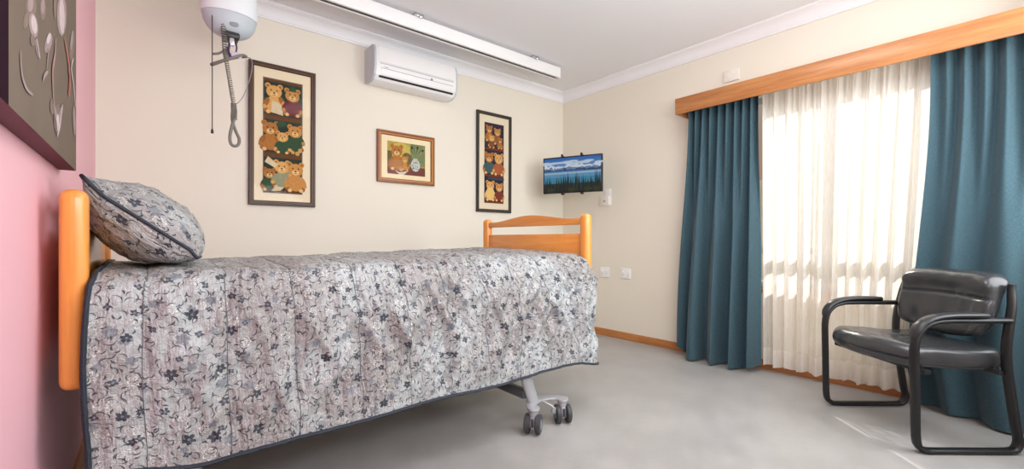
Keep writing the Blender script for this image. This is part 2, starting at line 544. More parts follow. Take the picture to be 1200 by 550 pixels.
MB().box((XR - .03, WY0 - .04, WZ0 - .03), (XR + .05, WY1 + .04, WZ0), .004).build('window_sill', M['pelmet'], win)
# outside: paving, plus an invented pale fence added as backdrop behind the sheer
struct(MB().box((XR + T, -6, -.35), (XR + 12, 8, -.25)), 'ground_outside', plain('outside_paving', rgb(196, 186, 170), .8))

struct(MB().box((XR + 2.6, -6, -.25), (XR + 2.7, 8, 1.75)), 'added_fence', plain('added_fence_paint', rgb(226, 218, 200), .8))

# ------------------------------------------------------------------ pictures on the back wall
def picture(name, label, x0, x1, z0, z1, fw, mo, lean, frame_mats, mat_col, art, group):
    """x0..z1 outer frame; fw frame width; mo mat opening inset; art(F, w, h) paints into 0..w, 0..h"""
    W, H = x1 - x0, z1 - z0
    root = empty(name, (x0, YB - .004, z0), label, 'picture', 0, group)
    root.rotation_euler = (R(lean), 0, 0)
    f = MB()
    d = .022
    prof = [(0, 0), (0, d * .8), (.004, d), (fw * .45, d), (fw * .55, d * .78), (fw * .8, d * .78), (fw, d * .5), (fw, 0)]
    cs = [((0, 0), (1, 1)), ((W, 0), (-1, 1)), ((W, H), (-1, -1)), ((0, H), (1, -1))]
    rings = [[(cx + sx * a, -b, cz + sz * a) for a, b in prof] for (cx, cz), (sx, sz) in cs]
    n = len(prof)
    vs = [p for r in rings for p in r]
    fs = []
    for i in range(4):
        for k in range(n - 1):
            fs.append([i * n + k, i * n + k + 1, ((i + 1) % 4) * n + k + 1, ((i + 1) % 4) * n + k])
    bv = f.mat(frame_mats[0]).faces(vs, fs)
    f.mat(frame_mats[1])
    for face in f.bm.faces:
        c = face.calc_center_median()
        e = min(c.x, W - c.x, c.z, H - c.z)
        if fw * .5 < e < fw * .8: face.material_index = f.mi
    f.build('frame', None, root, sharp=20)
    mb = MB().mat(mat_col)
    mb.box((fw * .9, -.006, fw * .9), (W - fw * .9, -.001, H - fw * .9)); mb.build('mat_board', None, root)
    aw, ah = W - 2 * mo[0], H - mo[1] - mo[2]
    p = MB()
    art(Flat(p, lambda a, b_, d_: (mo[0] + a, -.0062 - d_, mo[1] + b_), .00006), aw, ah)
    p.build('print', None, root, keep=True)
    g = MB()
    g.faces([(fw * .9, -.0145, fw * .9), (W - fw * .9, -.0145, fw * .9), (W - fw * .9, -.0145, H - fw * .9), (fw * .9, -.0145, H - fw * .9)], [[0, 1, 2, 3]])
    g.build('glass', M['glass'], root)
    return root

FUR = [paint(196, 142, 78), paint(176, 118, 62), paint(214, 164, 98), paint(158, 104, 56)]
MUZ = paint(226, 190, 132); EYE = paint(36, 26, 22)
def bear(F, cx, by, s, fur, cloth=None, hat=None, arm=0.0):
    """a small seated toy bear, s = height"""
    fu = FUR[fur]; sh = FUR[3] if fur != 3 else FUR[1]
    for k in (-1, 1): F.ell(cx + k * .17 * s, by + .10 * s, .13 * s, .10 * s, sh)
    F.ell(cx, by + .30 * s, .24 * s, .28 * s, cloth or fu)
    for k in (-1, 1):
        F.ell(cx + k * .23 * s, by + (.34 + arm * max(0, k)) * s, .075 * s, .18 * s, cloth or sh, k * .45)
        F.ell(cx + k * .28 * s, by + (.20 + 1.8 * arm * max(0, k)) * s, .065 * s, .065 * s, fu)
    for k in (-1, 1):
        F.ell(cx + k * .18 * s, by + .90 * s, .085 * s, .085 * s, fu)
        F.ell(cx + k * .18 * s, by + .89 * s, .045 * s, .045 * s, sh)
    F.ell(cx, by + .72 * s, .23 * s, .21 * s, fu)
    F.ell(cx, by + .64 * s, .11 * s, .085 * s, MUZ)
    F.ell(cx, by + .68 * s, .035 * s, .025 * s, EYE)
    F.stroke([(cx - .05 * s, by + .60 * s), (cx, by + .61 * s), (cx + .05 * s, by + .60 * s)], .010 * s, EYE)
    for k in (-1, 1): F.ell(cx + k * .085 * s, by + .765 * s, .022 * s, .026 * s, EYE)
    for k in (-1, 1): F.ell(cx + k * .17 * s, by + .05 * s, .06 * s, .06 * s, MUZ)
    if hat: F.poly([(cx - .14 * s, by + .87 * s), (cx + .14 * s, by + .87 * s), (cx + .02 * s, by + 1.10 * s)], hat)
GREEN, RED, WHITE_P, BRN = paint(58, 84, 60), paint(112, 44, 50), paint(214, 198, 164), paint(92, 62, 40)
DG, SHELF, BG1 = paint(48, 62, 52), paint(104, 70, 42), paint(70, 62, 50)
def art_left(F, w, h):
    F.rect(0, 0, w, h, paint(122, 112, 112)); e = .006
    F.rect(e, e, w - e, h - e, BG1)
    for k in range(3):
        y0 = e + k * (h - 2 * e) / 3; hh = (h - 2 * e) / 3
        F.rect(e, y0 + hh * .5, w - e, y0 + hh * .93, DG)
        F.rect(e, y0 + hh * .93, w - e, y0 + hh, SHELF)
        F.rect(e, y0, w - e, y0 + hh * .05, SHELF)
    H3 = h / 3
    bear(F, w * .27, H3 * 2 + H3 * .08, H3 * .80, 2, None, None, .1); F.poly([(w * .2, H3 * 2.12), (w * .5, H3 * 2.06), (w * .44, H3 * 2.36), (w * .22, H3 * 2.42)], WHITE_P)
    bear(F, w * .73, H3 * 2 + H3 * .08, H3 * .76, 0, RED, GREEN)
    bear(F, w * .18, H3 + H3 * .10, H3 * .80, 1); bear(F, w * .80, H3 + H3 * .14, H3 * .74, 0, GREEN, None, .08)
    F.ell(w * .45, H3 * 1.83, w * .13, H3 * .08, GREEN, .3)
    bear(F, w * .48, H3 + H3 * .06, H3 * .60, 2, GREEN)
    for x, y, r_ in ((.74, 1.12, .05), (.86, 1.10, .06), (.93, 1.2, .05)): F.ell(w * x, H3 * y, w * r_, w * r_, paint(206, 160, 92))
    bear(F, w * .16, H3 * .06, H3 * .62, 1, GREEN); bear(F, w * .46, H3 * .14, H3 * .76, 2, paint(150, 150, 120), None, .15)
    F.poly([(w * .04, H3 * .80), (w * .3, H3 * .66), (w * .36, H3 * .76), (w * .12, H3 * .95)], WHITE_P)
    bear(F, w * .81, H3 * .06, H3 * .82, 0, paint(196, 140, 80))
    F.poly([(w * .2, H3 * .05), (w * .42, H3 * .07), (w * .52, H3 * .17), (w * .3, H3 * .18)], WHITE_P)
def art_right(F, w, h):
    F.rect(0, 0, w, h, paint(60, 52, 58))
    H3 = h / 3
    for k in range(3): F.rect(0, k * H3, w, k * H3 + H3 * .06, paint(126, 62, 40)); F.rect(.02 * w, k * H3 + H3 * .45, w * .98, k * H3 + H3 * .95, paint(52, 48, 62))
    bear(F, w * .24, H3 * 2.30, H3 * .62, 1); bear(F, w * .66, H3 * 2.22, H3 * .64, 0, paint(146, 94, 60)); bear(F, w * .36, H3 * 2.06, H3 * .5, 2, paint(128, 84, 52), None, .1); bear(F, w * .8, H3 * 2.07, H3 * .44, 1)
    bear(F, w * .22, H3 * 1.08, H3 * .84, 1, paint(70, 96, 96)); bear(F, w * .72, H3 * 1.06, H3 * .86, 2, paint(170, 98, 62))
    F.rect(w * .15, H3 * .88, w, H3 * .97, paint(70, 74, 86))
    bear(F, w * .28, H3 * .08, H3 * .78, 2, paint(226, 190, 120)); F.ell(w * .28, H3 * .40, w * .2, H3 * .2, paint(226, 190, 120)); bear(F, w * .74, H3 * .08, H3 * .72, 0, paint(122, 62, 50))
def art_mid(F, w, h):
    F.rect(0, 0, w, h, paint(176, 158, 84))
    F.ell(w * .35, h * .72, w * .28, h * .26, paint(200, 180, 92)); F.rect(w * .6, h * .3, w, h, paint(122, 132, 92)); F.rect(0, h * .3, w * .12, h * .7, paint(104, 98, 66))
    F.ell(w * .5, h * .5, w * .14, h * .2, paint(112, 98, 66))
    F.rect(0, 0, w, h * .27, paint(116, 72, 62)); F.poly([(w * .12, h * .2), (w * .55, h * .14), (w * .42, 0), (w * .3, 0)], paint(214, 206, 190))
    F.poly([(0, h * .24), (w * .3, h * .06), (w * .62, h * .16), (w * .5, h * .26)], paint(146, 84, 66))
    bear(F, w * .24, h * .12, h * .82, 1); bear(F, w * .45, h * .14, h * .46, 0)
    for k in range(9):
        a = R(55 + k * 9)
        F.stroke([(w * .74, h * .5), (w * .74 + math.cos(a) * h * .2, h * .5 + math.sin(a) * h * .22), (w * .74 + math.cos(a) * h * .44, h * .5 + math.sin(a) * h * .4)], h * .014, paint(84, 104, 66) if k % 2 else paint(150, 158, 110))
        if k % 3 == 0: F.ell(w * .74 + math.cos(a) * h * .42, h * .5 + math.sin(a) * h * .4, h * .05, h * .03, paint(70, 48, 44), a)
    F.ell(w * .73, h * .33, w * .125, h * .20, paint(196, 198, 190)); F.rect(w * .67, h * .48, w * .79, h * .55, paint(186, 188, 180))
    for k in range(14): F.ell(w * (.65 + .16 * random.random()), h * (.2 + .26 * random.random()), w * .014, h * .02, paint(104, 122, 112))
    F.rect(w * .66, h * .40, w * .80, h * .42, paint(104, 122, 112))
wood_dk, wood_gold = plain('dark_frame_wood', rgb(62, 36, 24), .4, var=.2), plain('bronze_slip', rgb(96, 64, 38), .4)
wood_lt, gold = plain('chestnut_frame_wood', rgb(138, 78, 38), .3, var=.2), plain('gilt_slip', rgb(190, 132, 66), .35)
wood_bk, bk2 = plain('charcoal_frame_wood', rgb(50, 43, 37), .45, var=.2), plain('olive_slip', rgb(66, 57, 46), .45)
mat_cream = plain('cream_mount', rgb(236, 220, 190), .8, var=.01)
picture('framed_picture', 'tall dark-framed print of toy bears on three shelves, hanging beside the ceiling hoist',
        .522, .944, 1.202, 2.172, .032, (.085, .085, .095), 0.6, (wood_dk, wood_gold), mat_cream, art_left, 'framed bear prints on the back wall')
picture('framed_picture', 'small landscape print of a bear and a flower vase in a chestnut and gilt frame',
        1.412, 1.930, 1.432, 1.852, .036, (.088, .074, .080), 0.0, (wood_lt, gold), plain('cream_mount_yellow', rgb(240, 224, 184), .8, var=.01), art_mid, 'framed bear prints on the back wall')
picture('framed_picture', 'tall charcoal-framed print of toy bears hanging above the footboard, nearest the television',
        2.378, 2.796, 1.230, 2.187, .030, (.092, .088, .098), 0.4, (wood_bk, bk2), plain('cream_mount_grey', rgb(230, 218, 192), .8, var=.01), art_right, 'framed bear prints on the back wall')

# ------------------------------------------------------------------ canvas on the pink wall
cv = empty('canvas_painting', (XL, 1.3, 1.19), 'large taupe canvas painting of pale pink tulips on the pink wall', 'painting')
CY0, CY1, CZ0, CZ1 = .55, 2.06, 1.195, 2.10
def cvp(x, y, z): return (x - XL, y - 1.3, z - 1.19)
c = MB().mat(plain('canvas_edge', rgb(112, 66, 78), .7))
c.box(cvp(XL + .0005, CY0, CZ0), cvp(XL + .0405, CY1, CZ1)); c.build('stretcher', None, cv)
p = MB()
F = Flat(p, lambda a, b_, d_: cvp(XL + .041 + d_, a, b_), .00008)
F.rect(CY0, CZ0, CY1, CZ1, plain('taupe_paint', rgb(122, 109, 97), .9, spec=.05, var=.12, scale=5))
F.rect(CY0, CZ0, 1.127, CZ1, plain('aubergine_paint', rgb(44, 26, 36), .95, spec=.03, var=.2, scale=5))
PA, PB, PCo = paint(206, 188, 190), paint(166, 146, 144), paint(186, 116, 102)
PD = paint(138, 121, 112)
PB2 = paint(176, 136, 134)
BLOBS = [
    (PD, [(1.373, 1.463), (1.365, 1.448), (1.345, 1.431), (1.318, 1.418), (1.292, 1.411), (1.274, 1.412), (1.267, 1.420), (1.274, 1.433), (1.292, 1.449), (1.318, 1.463), (1.345, 1.472), (1.365, 1.472)]),
    (PB, [(1.340, 1.455), (1.333, 1.444), (1.320, 1.433), (1.305, 1.425), (1.292, 1.422), (1.285, 1.425), (1.284, 1.433), (1.291, 1.444), (1.304, 1.455), (1.319, 1.463), (1.332, 1.467), (1.340, 1.464)]),
    (PD, [(1.488, 1.505), (1.483, 1.490), (1.468, 1.475), (1.449, 1.464), (1.430, 1.460), (1.417, 1.464), (1.412, 1.475), (1.417, 1.489), (1.430, 1.503), (1.449, 1.515), (1.468, 1.519), (1.483, 1.516)]),
    (PB, [(1.470, 1.505), (1.466, 1.494), (1.458, 1.484), (1.447, 1.477), (1.435, 1.475), (1.427, 1.478), (1.424, 1.486), (1.427, 1.496), (1.435, 1.506), (1.447, 1.513), (1.458, 1.516), (1.466, 1.513)]),
    (PB, [(1.386, 1.430), (1.389, 1.418), (1.379, 1.404), (1.357, 1.392), (1.331, 1.386), (1.309, 1.386), (1.294, 1.393), (1.292, 1.405), (1.301, 1.418), (1.321, 1.430), (1.346, 1.437), (1.370, 1.437)]),
    (PA, [(1.373, 1.427), (1.377, 1.418), (1.371, 1.408), (1.359, 1.401), (1.343, 1.397), (1.328, 1.399), (1.318, 1.405), (1.315, 1.413), (1.319, 1.423), (1.331, 1.430), (1.346, 1.434), (1.362, 1.433)]),
    (PD, [(1.291, 1.403), (1.281, 1.391), (1.267, 1.380), (1.253, 1.373), (1.242, 1.372), (1.237, 1.376), (1.240, 1.385), (1.250, 1.396), (1.264, 1.407), (1.278, 1.414), (1.290, 1.416), (1.295, 1.412)]),
    (PB, [(1.826, 1.624), (1.813, 1.588), (1.777, 1.553), (1.731, 1.528), (1.688, 1.520), (1.657, 1.530), (1.646, 1.553), (1.657, 1.585), (1.688, 1.619), (1.731, 1.645), (1.777, 1.657), (1.813, 1.649)]),
    (PA, [(1.785, 1.605), (1.784, 1.579), (1.770, 1.555), (1.747, 1.539), (1.721, 1.536), (1.699, 1.547), (1.688, 1.566), (1.688, 1.591), (1.701, 1.614), (1.723, 1.630), (1.749, 1.635), (1.772, 1.626)]),
    (PB, [(1.563, 1.449), (1.541, 1.430), (1.513, 1.412), (1.487, 1.402), (1.469, 1.399), (1.463, 1.406), (1.471, 1.421), (1.490, 1.439), (1.517, 1.456), (1.545, 1.469), (1.565, 1.472), (1.572, 1.465)]),
    (PA, [(1.546, 1.456), (1.534, 1.446), (1.519, 1.436), (1.505, 1.430), (1.495, 1.428), (1.492, 1.432), (1.497, 1.441), (1.508, 1.451), (1.523, 1.461), (1.537, 1.468), (1.548, 1.469), (1.551, 1.465)]),
    (PB, [(1.393, 1.382), (1.399, 1.373), (1.398, 1.365), (1.391, 1.360), (1.380, 1.359), (1.368, 1.362), (1.358, 1.369), (1.353, 1.378), (1.354, 1.385), (1.361, 1.391), (1.371, 1.392), (1.383, 1.389)]),
    (PD, [(1.353, 1.385), (1.353, 1.379), (1.345, 1.372), (1.333, 1.366), (1.320, 1.363), (1.310, 1.363), (1.304, 1.367), (1.304, 1.374), (1.311, 1.381), (1.323, 1.387), (1.336, 1.390), (1.347, 1.389)]),
    (PD, [(2.002, 1.591), (1.980, 1.558), (1.948, 1.530), (1.916, 1.513), (1.892, 1.513), (1.882, 1.527), (1.887, 1.554), (1.907, 1.585), (1.937, 1.614), (1.970, 1.632), (1.996, 1.635), (2.008, 1.620)]),
    (PB, [(1.967, 1.599), (1.954, 1.579), (1.938, 1.562), (1.921, 1.552), (1.910, 1.553), (1.905, 1.563), (1.910, 1.580), (1.922, 1.599), (1.938, 1.617), (1.955, 1.627), (1.967, 1.627), (1.972, 1.617)]),
    (PD, [(1.636, 1.573), (1.633, 1.556), (1.623, 1.541), (1.610, 1.531), (1.598, 1.531), (1.589, 1.538), (1.585, 1.552), (1.589, 1.569), (1.598, 1.584), (1.610, 1.593), (1.623, 1.594), (1.633, 1.587)]),
    (PD, [(1.617, 1.308), (1.611, 1.296), (1.595, 1.285), (1.573, 1.277), (1.552, 1.275), (1.538, 1.279), (1.532, 1.288), (1.538, 1.299), (1.552, 1.310), (1.573, 1.317), (1.595, 1.320), (1.611, 1.316)]),
    (PD, [(1.720, 1.296), (1.711, 1.273), (1.685, 1.253), (1.652, 1.242), (1.620, 1.241), (1.597, 1.251), (1.589, 1.268), (1.597, 1.289), (1.620, 1.309), (1.652, 1.322), (1.685, 1.324), (1.711, 1.315)]),
    (PB, [(1.634, 1.296), (1.647, 1.286), (1.650, 1.277), (1.643, 1.272), (1.626, 1.271), (1.605, 1.276), (1.587, 1.283), (1.574, 1.293), (1.571, 1.301), (1.578, 1.306), (1.594, 1.307), (1.614, 1.303)]),
    (PB, [(1.732, 1.316), (1.711, 1.299), (1.689, 1.286), (1.671, 1.279), (1.663, 1.281), (1.666, 1.291), (1.679, 1.306), (1.699, 1.322), (1.721, 1.336), (1.739, 1.343), (1.749, 1.341), (1.746, 1.331)]),
    (PA, [(1.678, 1.278), (1.674, 1.266), (1.665, 1.256), (1.652, 1.250), (1.639, 1.251), (1.630, 1.257), (1.627, 1.268), (1.630, 1.280), (1.639, 1.290), (1.652, 1.296), (1.665, 1.296), (1.674, 1.289)]),
    (PB, [(2.024, 1.357), (2.026, 1.332), (2.019, 1.313), (2.004, 1.303), (1.986, 1.306), (1.969, 1.321), (1.958, 1.343), (1.956, 1.366), (1.963, 1.386), (1.977, 1.395), (1.995, 1.393), (2.012, 1.379)]),
]
STROKES = [
    ([(1.211, 1.316), (1.212, 1.291), (1.229, 1.269), (1.269, 1.259), (1.324, 1.263)], 0.005, PB),
    ([(1.437, 1.323), (1.457, 1.341), (1.504, 1.364)], 0.006, PB),
    ([(1.488, 1.366), (1.499, 1.393), (1.515, 1.422)], 0.004, PB),
    ([(1.769, 1.536), (1.830, 1.510), (1.878, 1.477), (1.874, 1.433), (1.852, 1.397)], 0.012, PCo),
    ([(1.617, 1.482), (1.604, 1.437), (1.567, 1.385), (1.573, 1.346), (1.585, 1.304)], 0.009, PB2),
    ([(1.967, 1.542), (1.919, 1.495), (1.977, 1.455), (2.018, 1.400)], 0.008, PA),
    ([(1.360, 1.392), (1.382, 1.373), (1.398, 1.361)], 0.005, PA),
    ([(1.570, 1.305), (1.617, 1.277), (1.638, 1.236)], 0.007, PB),
    ([(1.720, 1.329), (1.689, 1.281), (1.638, 1.235)], 0.007, PA),
    ([(1.849, 1.475), (1.887, 1.447), (1.873, 1.397)], 0.010, PCo),
]
for mm, pts in BLOBS: F.poly([(a, min(b_, CZ1 - .01)) for a, b_ in pts], mm)
for pts, wd, mm in STROKES: F.stroke([tuple(v)[:2] for v in spline([(a, b_, 0) for a, b_ in pts], 5)], wd, mm)
# the part of the painting above the frame edge of the picture
for y_, z_, h_ in ((1.25, 1.93, .14), (1.42, 1.98, .16), (1.60, 1.95, .18), (1.78, 2.0, .14), (1.95, 1.94, .16)):
    F.ell(y_, z_, .035, h_ * .5, PB, .1); F.ell(y_ + .02, z_ + .01, .02, h_ * .42, PA, -.1)
p.build('painted_face', None, cv, keep=True)

# ------------------------------------------------------------------ air conditioner
ac = empty('air_conditioner', (1.685, YB + .002, 2.14), 'white wall-mounted air conditioner under the cornice', 'air conditioner')
def acp(x, d, z): return (x - 1.685, -d, z - 2.14)
prof = [(0, 2.456), (.150, 2.456), (.178, 2.448), (.192, 2.425), (.198, 2.38), (.200, 2.30), (.196, 2.258), (.184, 2.222), (.155, 2.192), (.110, 2.180), (.04, 2.182), (0, 2.192)]
def ac_ext(pr, xa, xb, bevel=0.0):
    return MB().prism(pr, xa, xb, lambda a, b_, d: acp(d, a, b_), bevel)
ac_ext(prof, 1.333, 2.037).build('housing', M['white'], ac, sharp=25)
cap = [(a * .985, 2.315 + (b_ - 2.315) * .985) for a, b_ in prof]
cap[0] = (0, cap[0][1]); cap[-1] = (0, cap[-1][1])
ac_ext(cap, 1.318, 1.333).build('end_cap', M['lgrey'], ac, sharp=25)
ac_ext(cap, 2.037, 2.052).build('end_cap', M['lgrey'], ac, sharp=25)
fp = [(.1995, 2.425), (.2025, 2.42), (.2055, 2.32), (.2045, 2.312), (.1995, 2.312), (.196, 2.36)]
ac_ext([(.178, 2.446), (.190, 2.440), (.199, 2.415), (.2045, 2.37), (.2055, 2.318), (.198, 2.316)], 1.35, 2.02).build('front_panel', M['white'], ac, sharp=25)
ac_ext([(.196, 2.312), (.2022, 2.312), (.2020, 2.304), (.196, 2.304)], 1.36, 2.01).build('panel_groove', M['lgrey'], ac)
ac_ext([(.198, 2.270), (.2032, 2.270), (.192, 2.231), (.183, 2.222), (.180, 2.228)], 1.372, 2.005).build('louvre_flap', M['white'], ac, sharp=25)
ac_ext([(.199, 2.2735), (.2026, 2.2735), (.2026, 2.2717), (.199, 2.2717)], 1.368, 2.009).build('flap_gap', M['mgrey'], ac)
ac_ext([(.174, 2.2155), (.1835, 2.2205), (.1808, 2.2140), (.170, 2.2075)], 1.36, 2.017).build('air_slot', M['dark'], ac)
o = MB(); o.lathe([(.008, 0), (.010, .003), (.004, .004)], Matrix.Translation(acp(1.80, .2005, 2.281)) @ Matrix.Rotation(PI / 2, 4, 'X'), 16); o.build('display', M['mgrey'], ac)
MB().box(acp(1.395, .2055, 2.281), acp(1.425, .2, 2.286)).build('badge', M['lgrey'], ac)

# ------------------------------------------------------------------ ceiling track and hoist
tr = empty('hoist_track', (1.4, 2.86, ZC), 'long white ceiling track rail running above the bed', 'ceiling rail')
def tp(x, y, z): return (x - 1.4, y - 2.86, z - ZC)
rail = MB().mat(M['white'])
rail.box(tp(-.15, 2.826, 2.475), tp(2.917, 2.894, 2.548), .004)
rail.box(tp(-.15, 2.826, 2.455), tp(2.917, 2.845, 2.476), .003); rail.box(tp(-.15, 2.875, 2.455), tp(2.917, 2.894, 2.476), .003)
rail.build('rail', None, tr)
MB().box(tp(-.15, 2.845, 2.458), tp(2.90, 2.875, 2.4745)).build('track_slot', M['dark'], tr)
MB().box(tp(2.915, 2.824, 2.452), tp(2.924, 2.896, 2.551), .003).build('end_cap', M['white'], tr)
for x in (.3, 1.485, 2.608):
    q = MB(); q.box(tp(x - .035, 2.812, 2.549), tp(x + .035, 2.90, ZC - .0005), .003)
    q.lathe([(.010, 0), (.013, .004), (.013, .012), (.006, .017)], Matrix.Translation(tp(x + .012, 2.818, 2.549)) @ Matrix.Rotation(PI / 2, 4, 'X'), 14)
    q.build('track_bracket', M['chrome'], tr)

hz = empty('ceiling_hoist', (.352, 2.86, 2.07), 'white ceiling hoist motor unit with hanging cords, on the track above the bed head', 'hoist')
def hp(x, y, z): return (x - .352, y - 2.86, z - 2.07)
def hoist_shell(z0, z1, k0=0.0):
    pr = []
    for i in range(19):
        z = lerp(z0, z1, i / 18); t = (z - 2.075) / .335
        r_ = .137 * (max(0.0, 1 - abs(2 * t - 1.08) ** 3.2 / 1.28) ** .42) if 0 < t < 1 else .02
        pr.append((max(r_, .035) + k0, z - 2.07))
    return pr
MB().lathe(hoist_shell(2.19, 2.409), None, 36, .98, .72).build('upper_cover', M['coolwhite'], hz)
MB().lathe(hoist_shell(2.0755, 2.1895), None, 36, .96, .70).build('lower_cover', M['hoistgrey'], hz)
q = MB(); q.box(hp(.318, 2.772, 2.40), hp(.386, 2.948, 2.4545), .008); q.build('trolley', M['mgrey'], hz)
q = MB(); q.lathe([(.022, 0), (.022, .006), (.012, .008)], Matrix.Translation(hp(.362, 2.783, 2.128)) @ Matrix.Diagonal((1, 1, .6, 1)) @ Matrix.Rotation(PI / 2, 4, 'X'), 18); q.build('stop_button', M['mgrey'], hz)
q = MB(); q.box(hp(.318, 2.79, 2.060), hp(.392, 2.90, 2.092), .01); q.build('strap_outlet', M['dark'], hz)
# lifting strap and spreader bar
q = MB().mat(M['chrome']); q.box(hp(.344, 2.80, 2.02), hp(.366, 2.83, 2.066), .003)
q.build('strap_buckle', None, hz)
q = MB(); q.tube(spline([hp(.352, 2.83, 2.07), hp(.346, 2.825, 2.03), hp(.338, 2.81, 1.985), hp(.345, 2.80, 1.95)], 5), .024, .006, 8, (1, 0, 0)); q.tube(spline([hp(.375, 2.83, 2.05), hp(.38, 2.825, 2.02), hp(.372, 2.81, 1.975)], 5), .010, .004, 8, (1, 0, 0)); q.build('lifting_strap', M['purple'], hz)
q = MB()
q.tube(spline([hp(.275, 2.83, 1.905), hp(.33, 2.80, 1.935), hp(.40, 2.80, 1.975), hp(.425, 2.83, 1.985), hp(.415, 2.87, 1.995), hp(.36, 2.885, 1.975), hp(.30, 2.87, 1.935), hp(.27, 2.85, 1.91)], 6, True), .0085, .0085, 10, closed=True)
q.tube(spline([hp(.268, 2.82, 1.955), hp(.30, 2.81, 1.965), hp(.33, 2.81, 1.995), hp(.345, 2.82, 2.01)], 6), .006)
q.box(hp(.318, 2.795, 1.945), hp(.352, 2.83, 1.975), .006)
q.build('spreader_bar', M['cord'], hz)
q = MB()
q.box(hp(.35, 2.795, 1.955), hp(.40, 2.80, 1.985), .002); q.build('rating_label', plain('pale_mauve_label', rgb(206, 190, 206), .5), hz)
# coiled control cord: down from the motor, then to the hand control
def helix(a, b_, r0, turns, n=14):
    a, b_ = Vector(a), Vector(b_); d = b_ - a; ax = d.normalized()
    u = ax.cross(Vector((0, 1, 0))).normalized(); v = ax.cross(u)
    return [a + d * (i / (turns * n)) + u * (r0 * math.cos(2 * PI * i / n)) + v * (r0 * math.sin(2 * PI * i / n)) for i in range(int(turns * n) + 1)]
q = MB()
q.tube(helix(hp(.315, 2.80, 2.12), hp(.325, 2.80, 1.955), .0105, 14), .0028, None, 6)
q.tube(helix(hp(.327, 2.80, 1.945), hp(.362, 2.80, 1.705), .0085, 24), .0028, None, 6)
q.tube(helix(hp(.362, 2.80, 1.705), hp(.366, 2.80, 1.62), .012, 10), .0028, None, 6)
q.build('coiled_cord', M['cord'], hz)
q = MB()
q.tube(spline([hp(.366, 2.80, 1.70), hp(.372, 2.806, 1.66), hp(.362, 2.80, 1.61), hp(.352, 2.795, 1.57), hp(.345, 2.80, 1.52), hp(.350, 2.80, 1.485), hp(.366, 2.80, 1.474), hp(.384, 2.80, 1.485), hp(.388, 2.80, 1.515), hp(.374, 2.806, 1.555), hp(.360, 2.808, 1.60), hp(.356, 2.80, 1.64), hp(.362, 2.795, 1.70)], 7), .008, None, 10)
q.build('hand_loop', M['cord'], hz)
q = MB(); q.tube(spline([hp(.425, 2.84, 1.985), hp(.448, 2.82, 1.975), hp(.452, 2.81, 1.93), hp(.435, 2.80, 1.84), hp(.41, 2.80, 1.76), hp(.385, 2.80, 1.715), hp(.368, 2.80, 1.70)], 7), .0022, None, 6); q.build('thin_cable', M['mgrey'], hz)
q = MB(); q.tube([hp(.266, 2.80, 2.16), hp(.266, 2.80, 1.545)], .0026, None, 6)
q.lathe([(.003, .026), (.006, .016), (.007, .004), (.003, 0)][::-1], Matrix.Translation(hp(.266, 2.80, 1.527)), 10); q.build('pull_cord', M['dark'], hz)

# ------------------------------------------------------------------ bed
bed = empty('hospital_bed', (.95, 2.19, 0), 'adjustable bed with orange beech headboard and footboard and grey castors', 'bed')
def bp_(x, y, z): return (x - .95, y - 2.19, z)
YN, YFAR = 1.708, 2.673
def board(name, xc, zlow, ztop_=1.118):
    y0, y1 = YN + .025, YFAR - .025
    lower = MB()
    lower.prism([(y0, zlow), (y1, zlow), (y1, 1.001), (y0, 1.001)], xc - .013, xc + .013, lambda a, b_, d: bp_(d, a, b_), .004)
    main = lower.build(name, M['beechY'], bed)
    top = [(y0, 1.055), (y1, 1.055)]
    for k in range(25):
        t = 1 - k / 24
        e = .5 - .5 * math.cos(2 * PI * max(0, min(1, (t - .06) / .88)))
        top.append((lerp(y0, y1, t), 1.092 + .036 * e))
    r_ = MB(); r_.prism(top, xc - .014, xc + .014, lambda a, b_, d: bp_(d, a, b_), .005)
    r_.build('top_rail', M['beechY'], main, sharp=30)
    for yy in (YN, YFAR):
        pm = MB()
        def fn(q):
            return Vector(bp_(xc + q.x, yy + q.y, ztop_ - .276 + q.z))
        pm.rbox((.060, .064, .552), .026, 12, fn)
        pm.build('post', M['beech'], main, sharp=60)
    return main
board('headboard', -.154, .62, 1.104)
board('footboard', 1.98, .62)
f = MB()
for yy in (1.755, 2.605): f.box(bp_(-.12, yy - .02, .60), bp_(1.95, yy + .02, .66), .004)
for xx in (-.10, .45, 1.0, 1.5, 1.92): f.box(bp_(xx - .02, 1.775, .61), bp_(xx + .02, 2.585, .65), .004)
f.box(bp_(-.10, 1.76, .662), bp_(1.93, 2.60, .690), .004)
f.build('bed_frame', M['beddark'], bed)
def caster_bm(x, y, rz):
    q = MB().mat(M['tyre'])
    B = Matrix.Translation(bp_(x, y, 0)) @ Matrix.Rotation(rz, 4, 'Z') @ Matrix.Translation((-.010, 0, 0))
    for s in (-1, 1):
        q.lathe([(.012, -.013), (.040, -.0135), (.048, -.009), (.048, .009), (.040, .0135), (.012, .013)],
                B @ Matrix.Translation((0, s * .028, .048)) @ Matrix.Rotation(PI / 2, 4, 'X'), 26)
    q.mat(M['mgrey'])
    for s in (-1, 1):
        q.lathe([(.0005, -.0142), (.024, -.0142), (.027, 0), (.024, .0142), (0.001, .0142)], B @ Matrix.Translation((0, s * .028, .048)) @ Matrix.Rotation(PI / 2, 4, 'X'), 22)
    q.mat(M['bedmetal'])
    q.lathe([(.010, .03), (.019, .036), (.024, .06), (.024, .112), (.018, .118), (.004, .119)], Matrix.Translation(bp_(x, y, 0)), 20)
    q.box((-.02, -.012, .03), (.035, .012, .085), .006, 2, B)
    return q
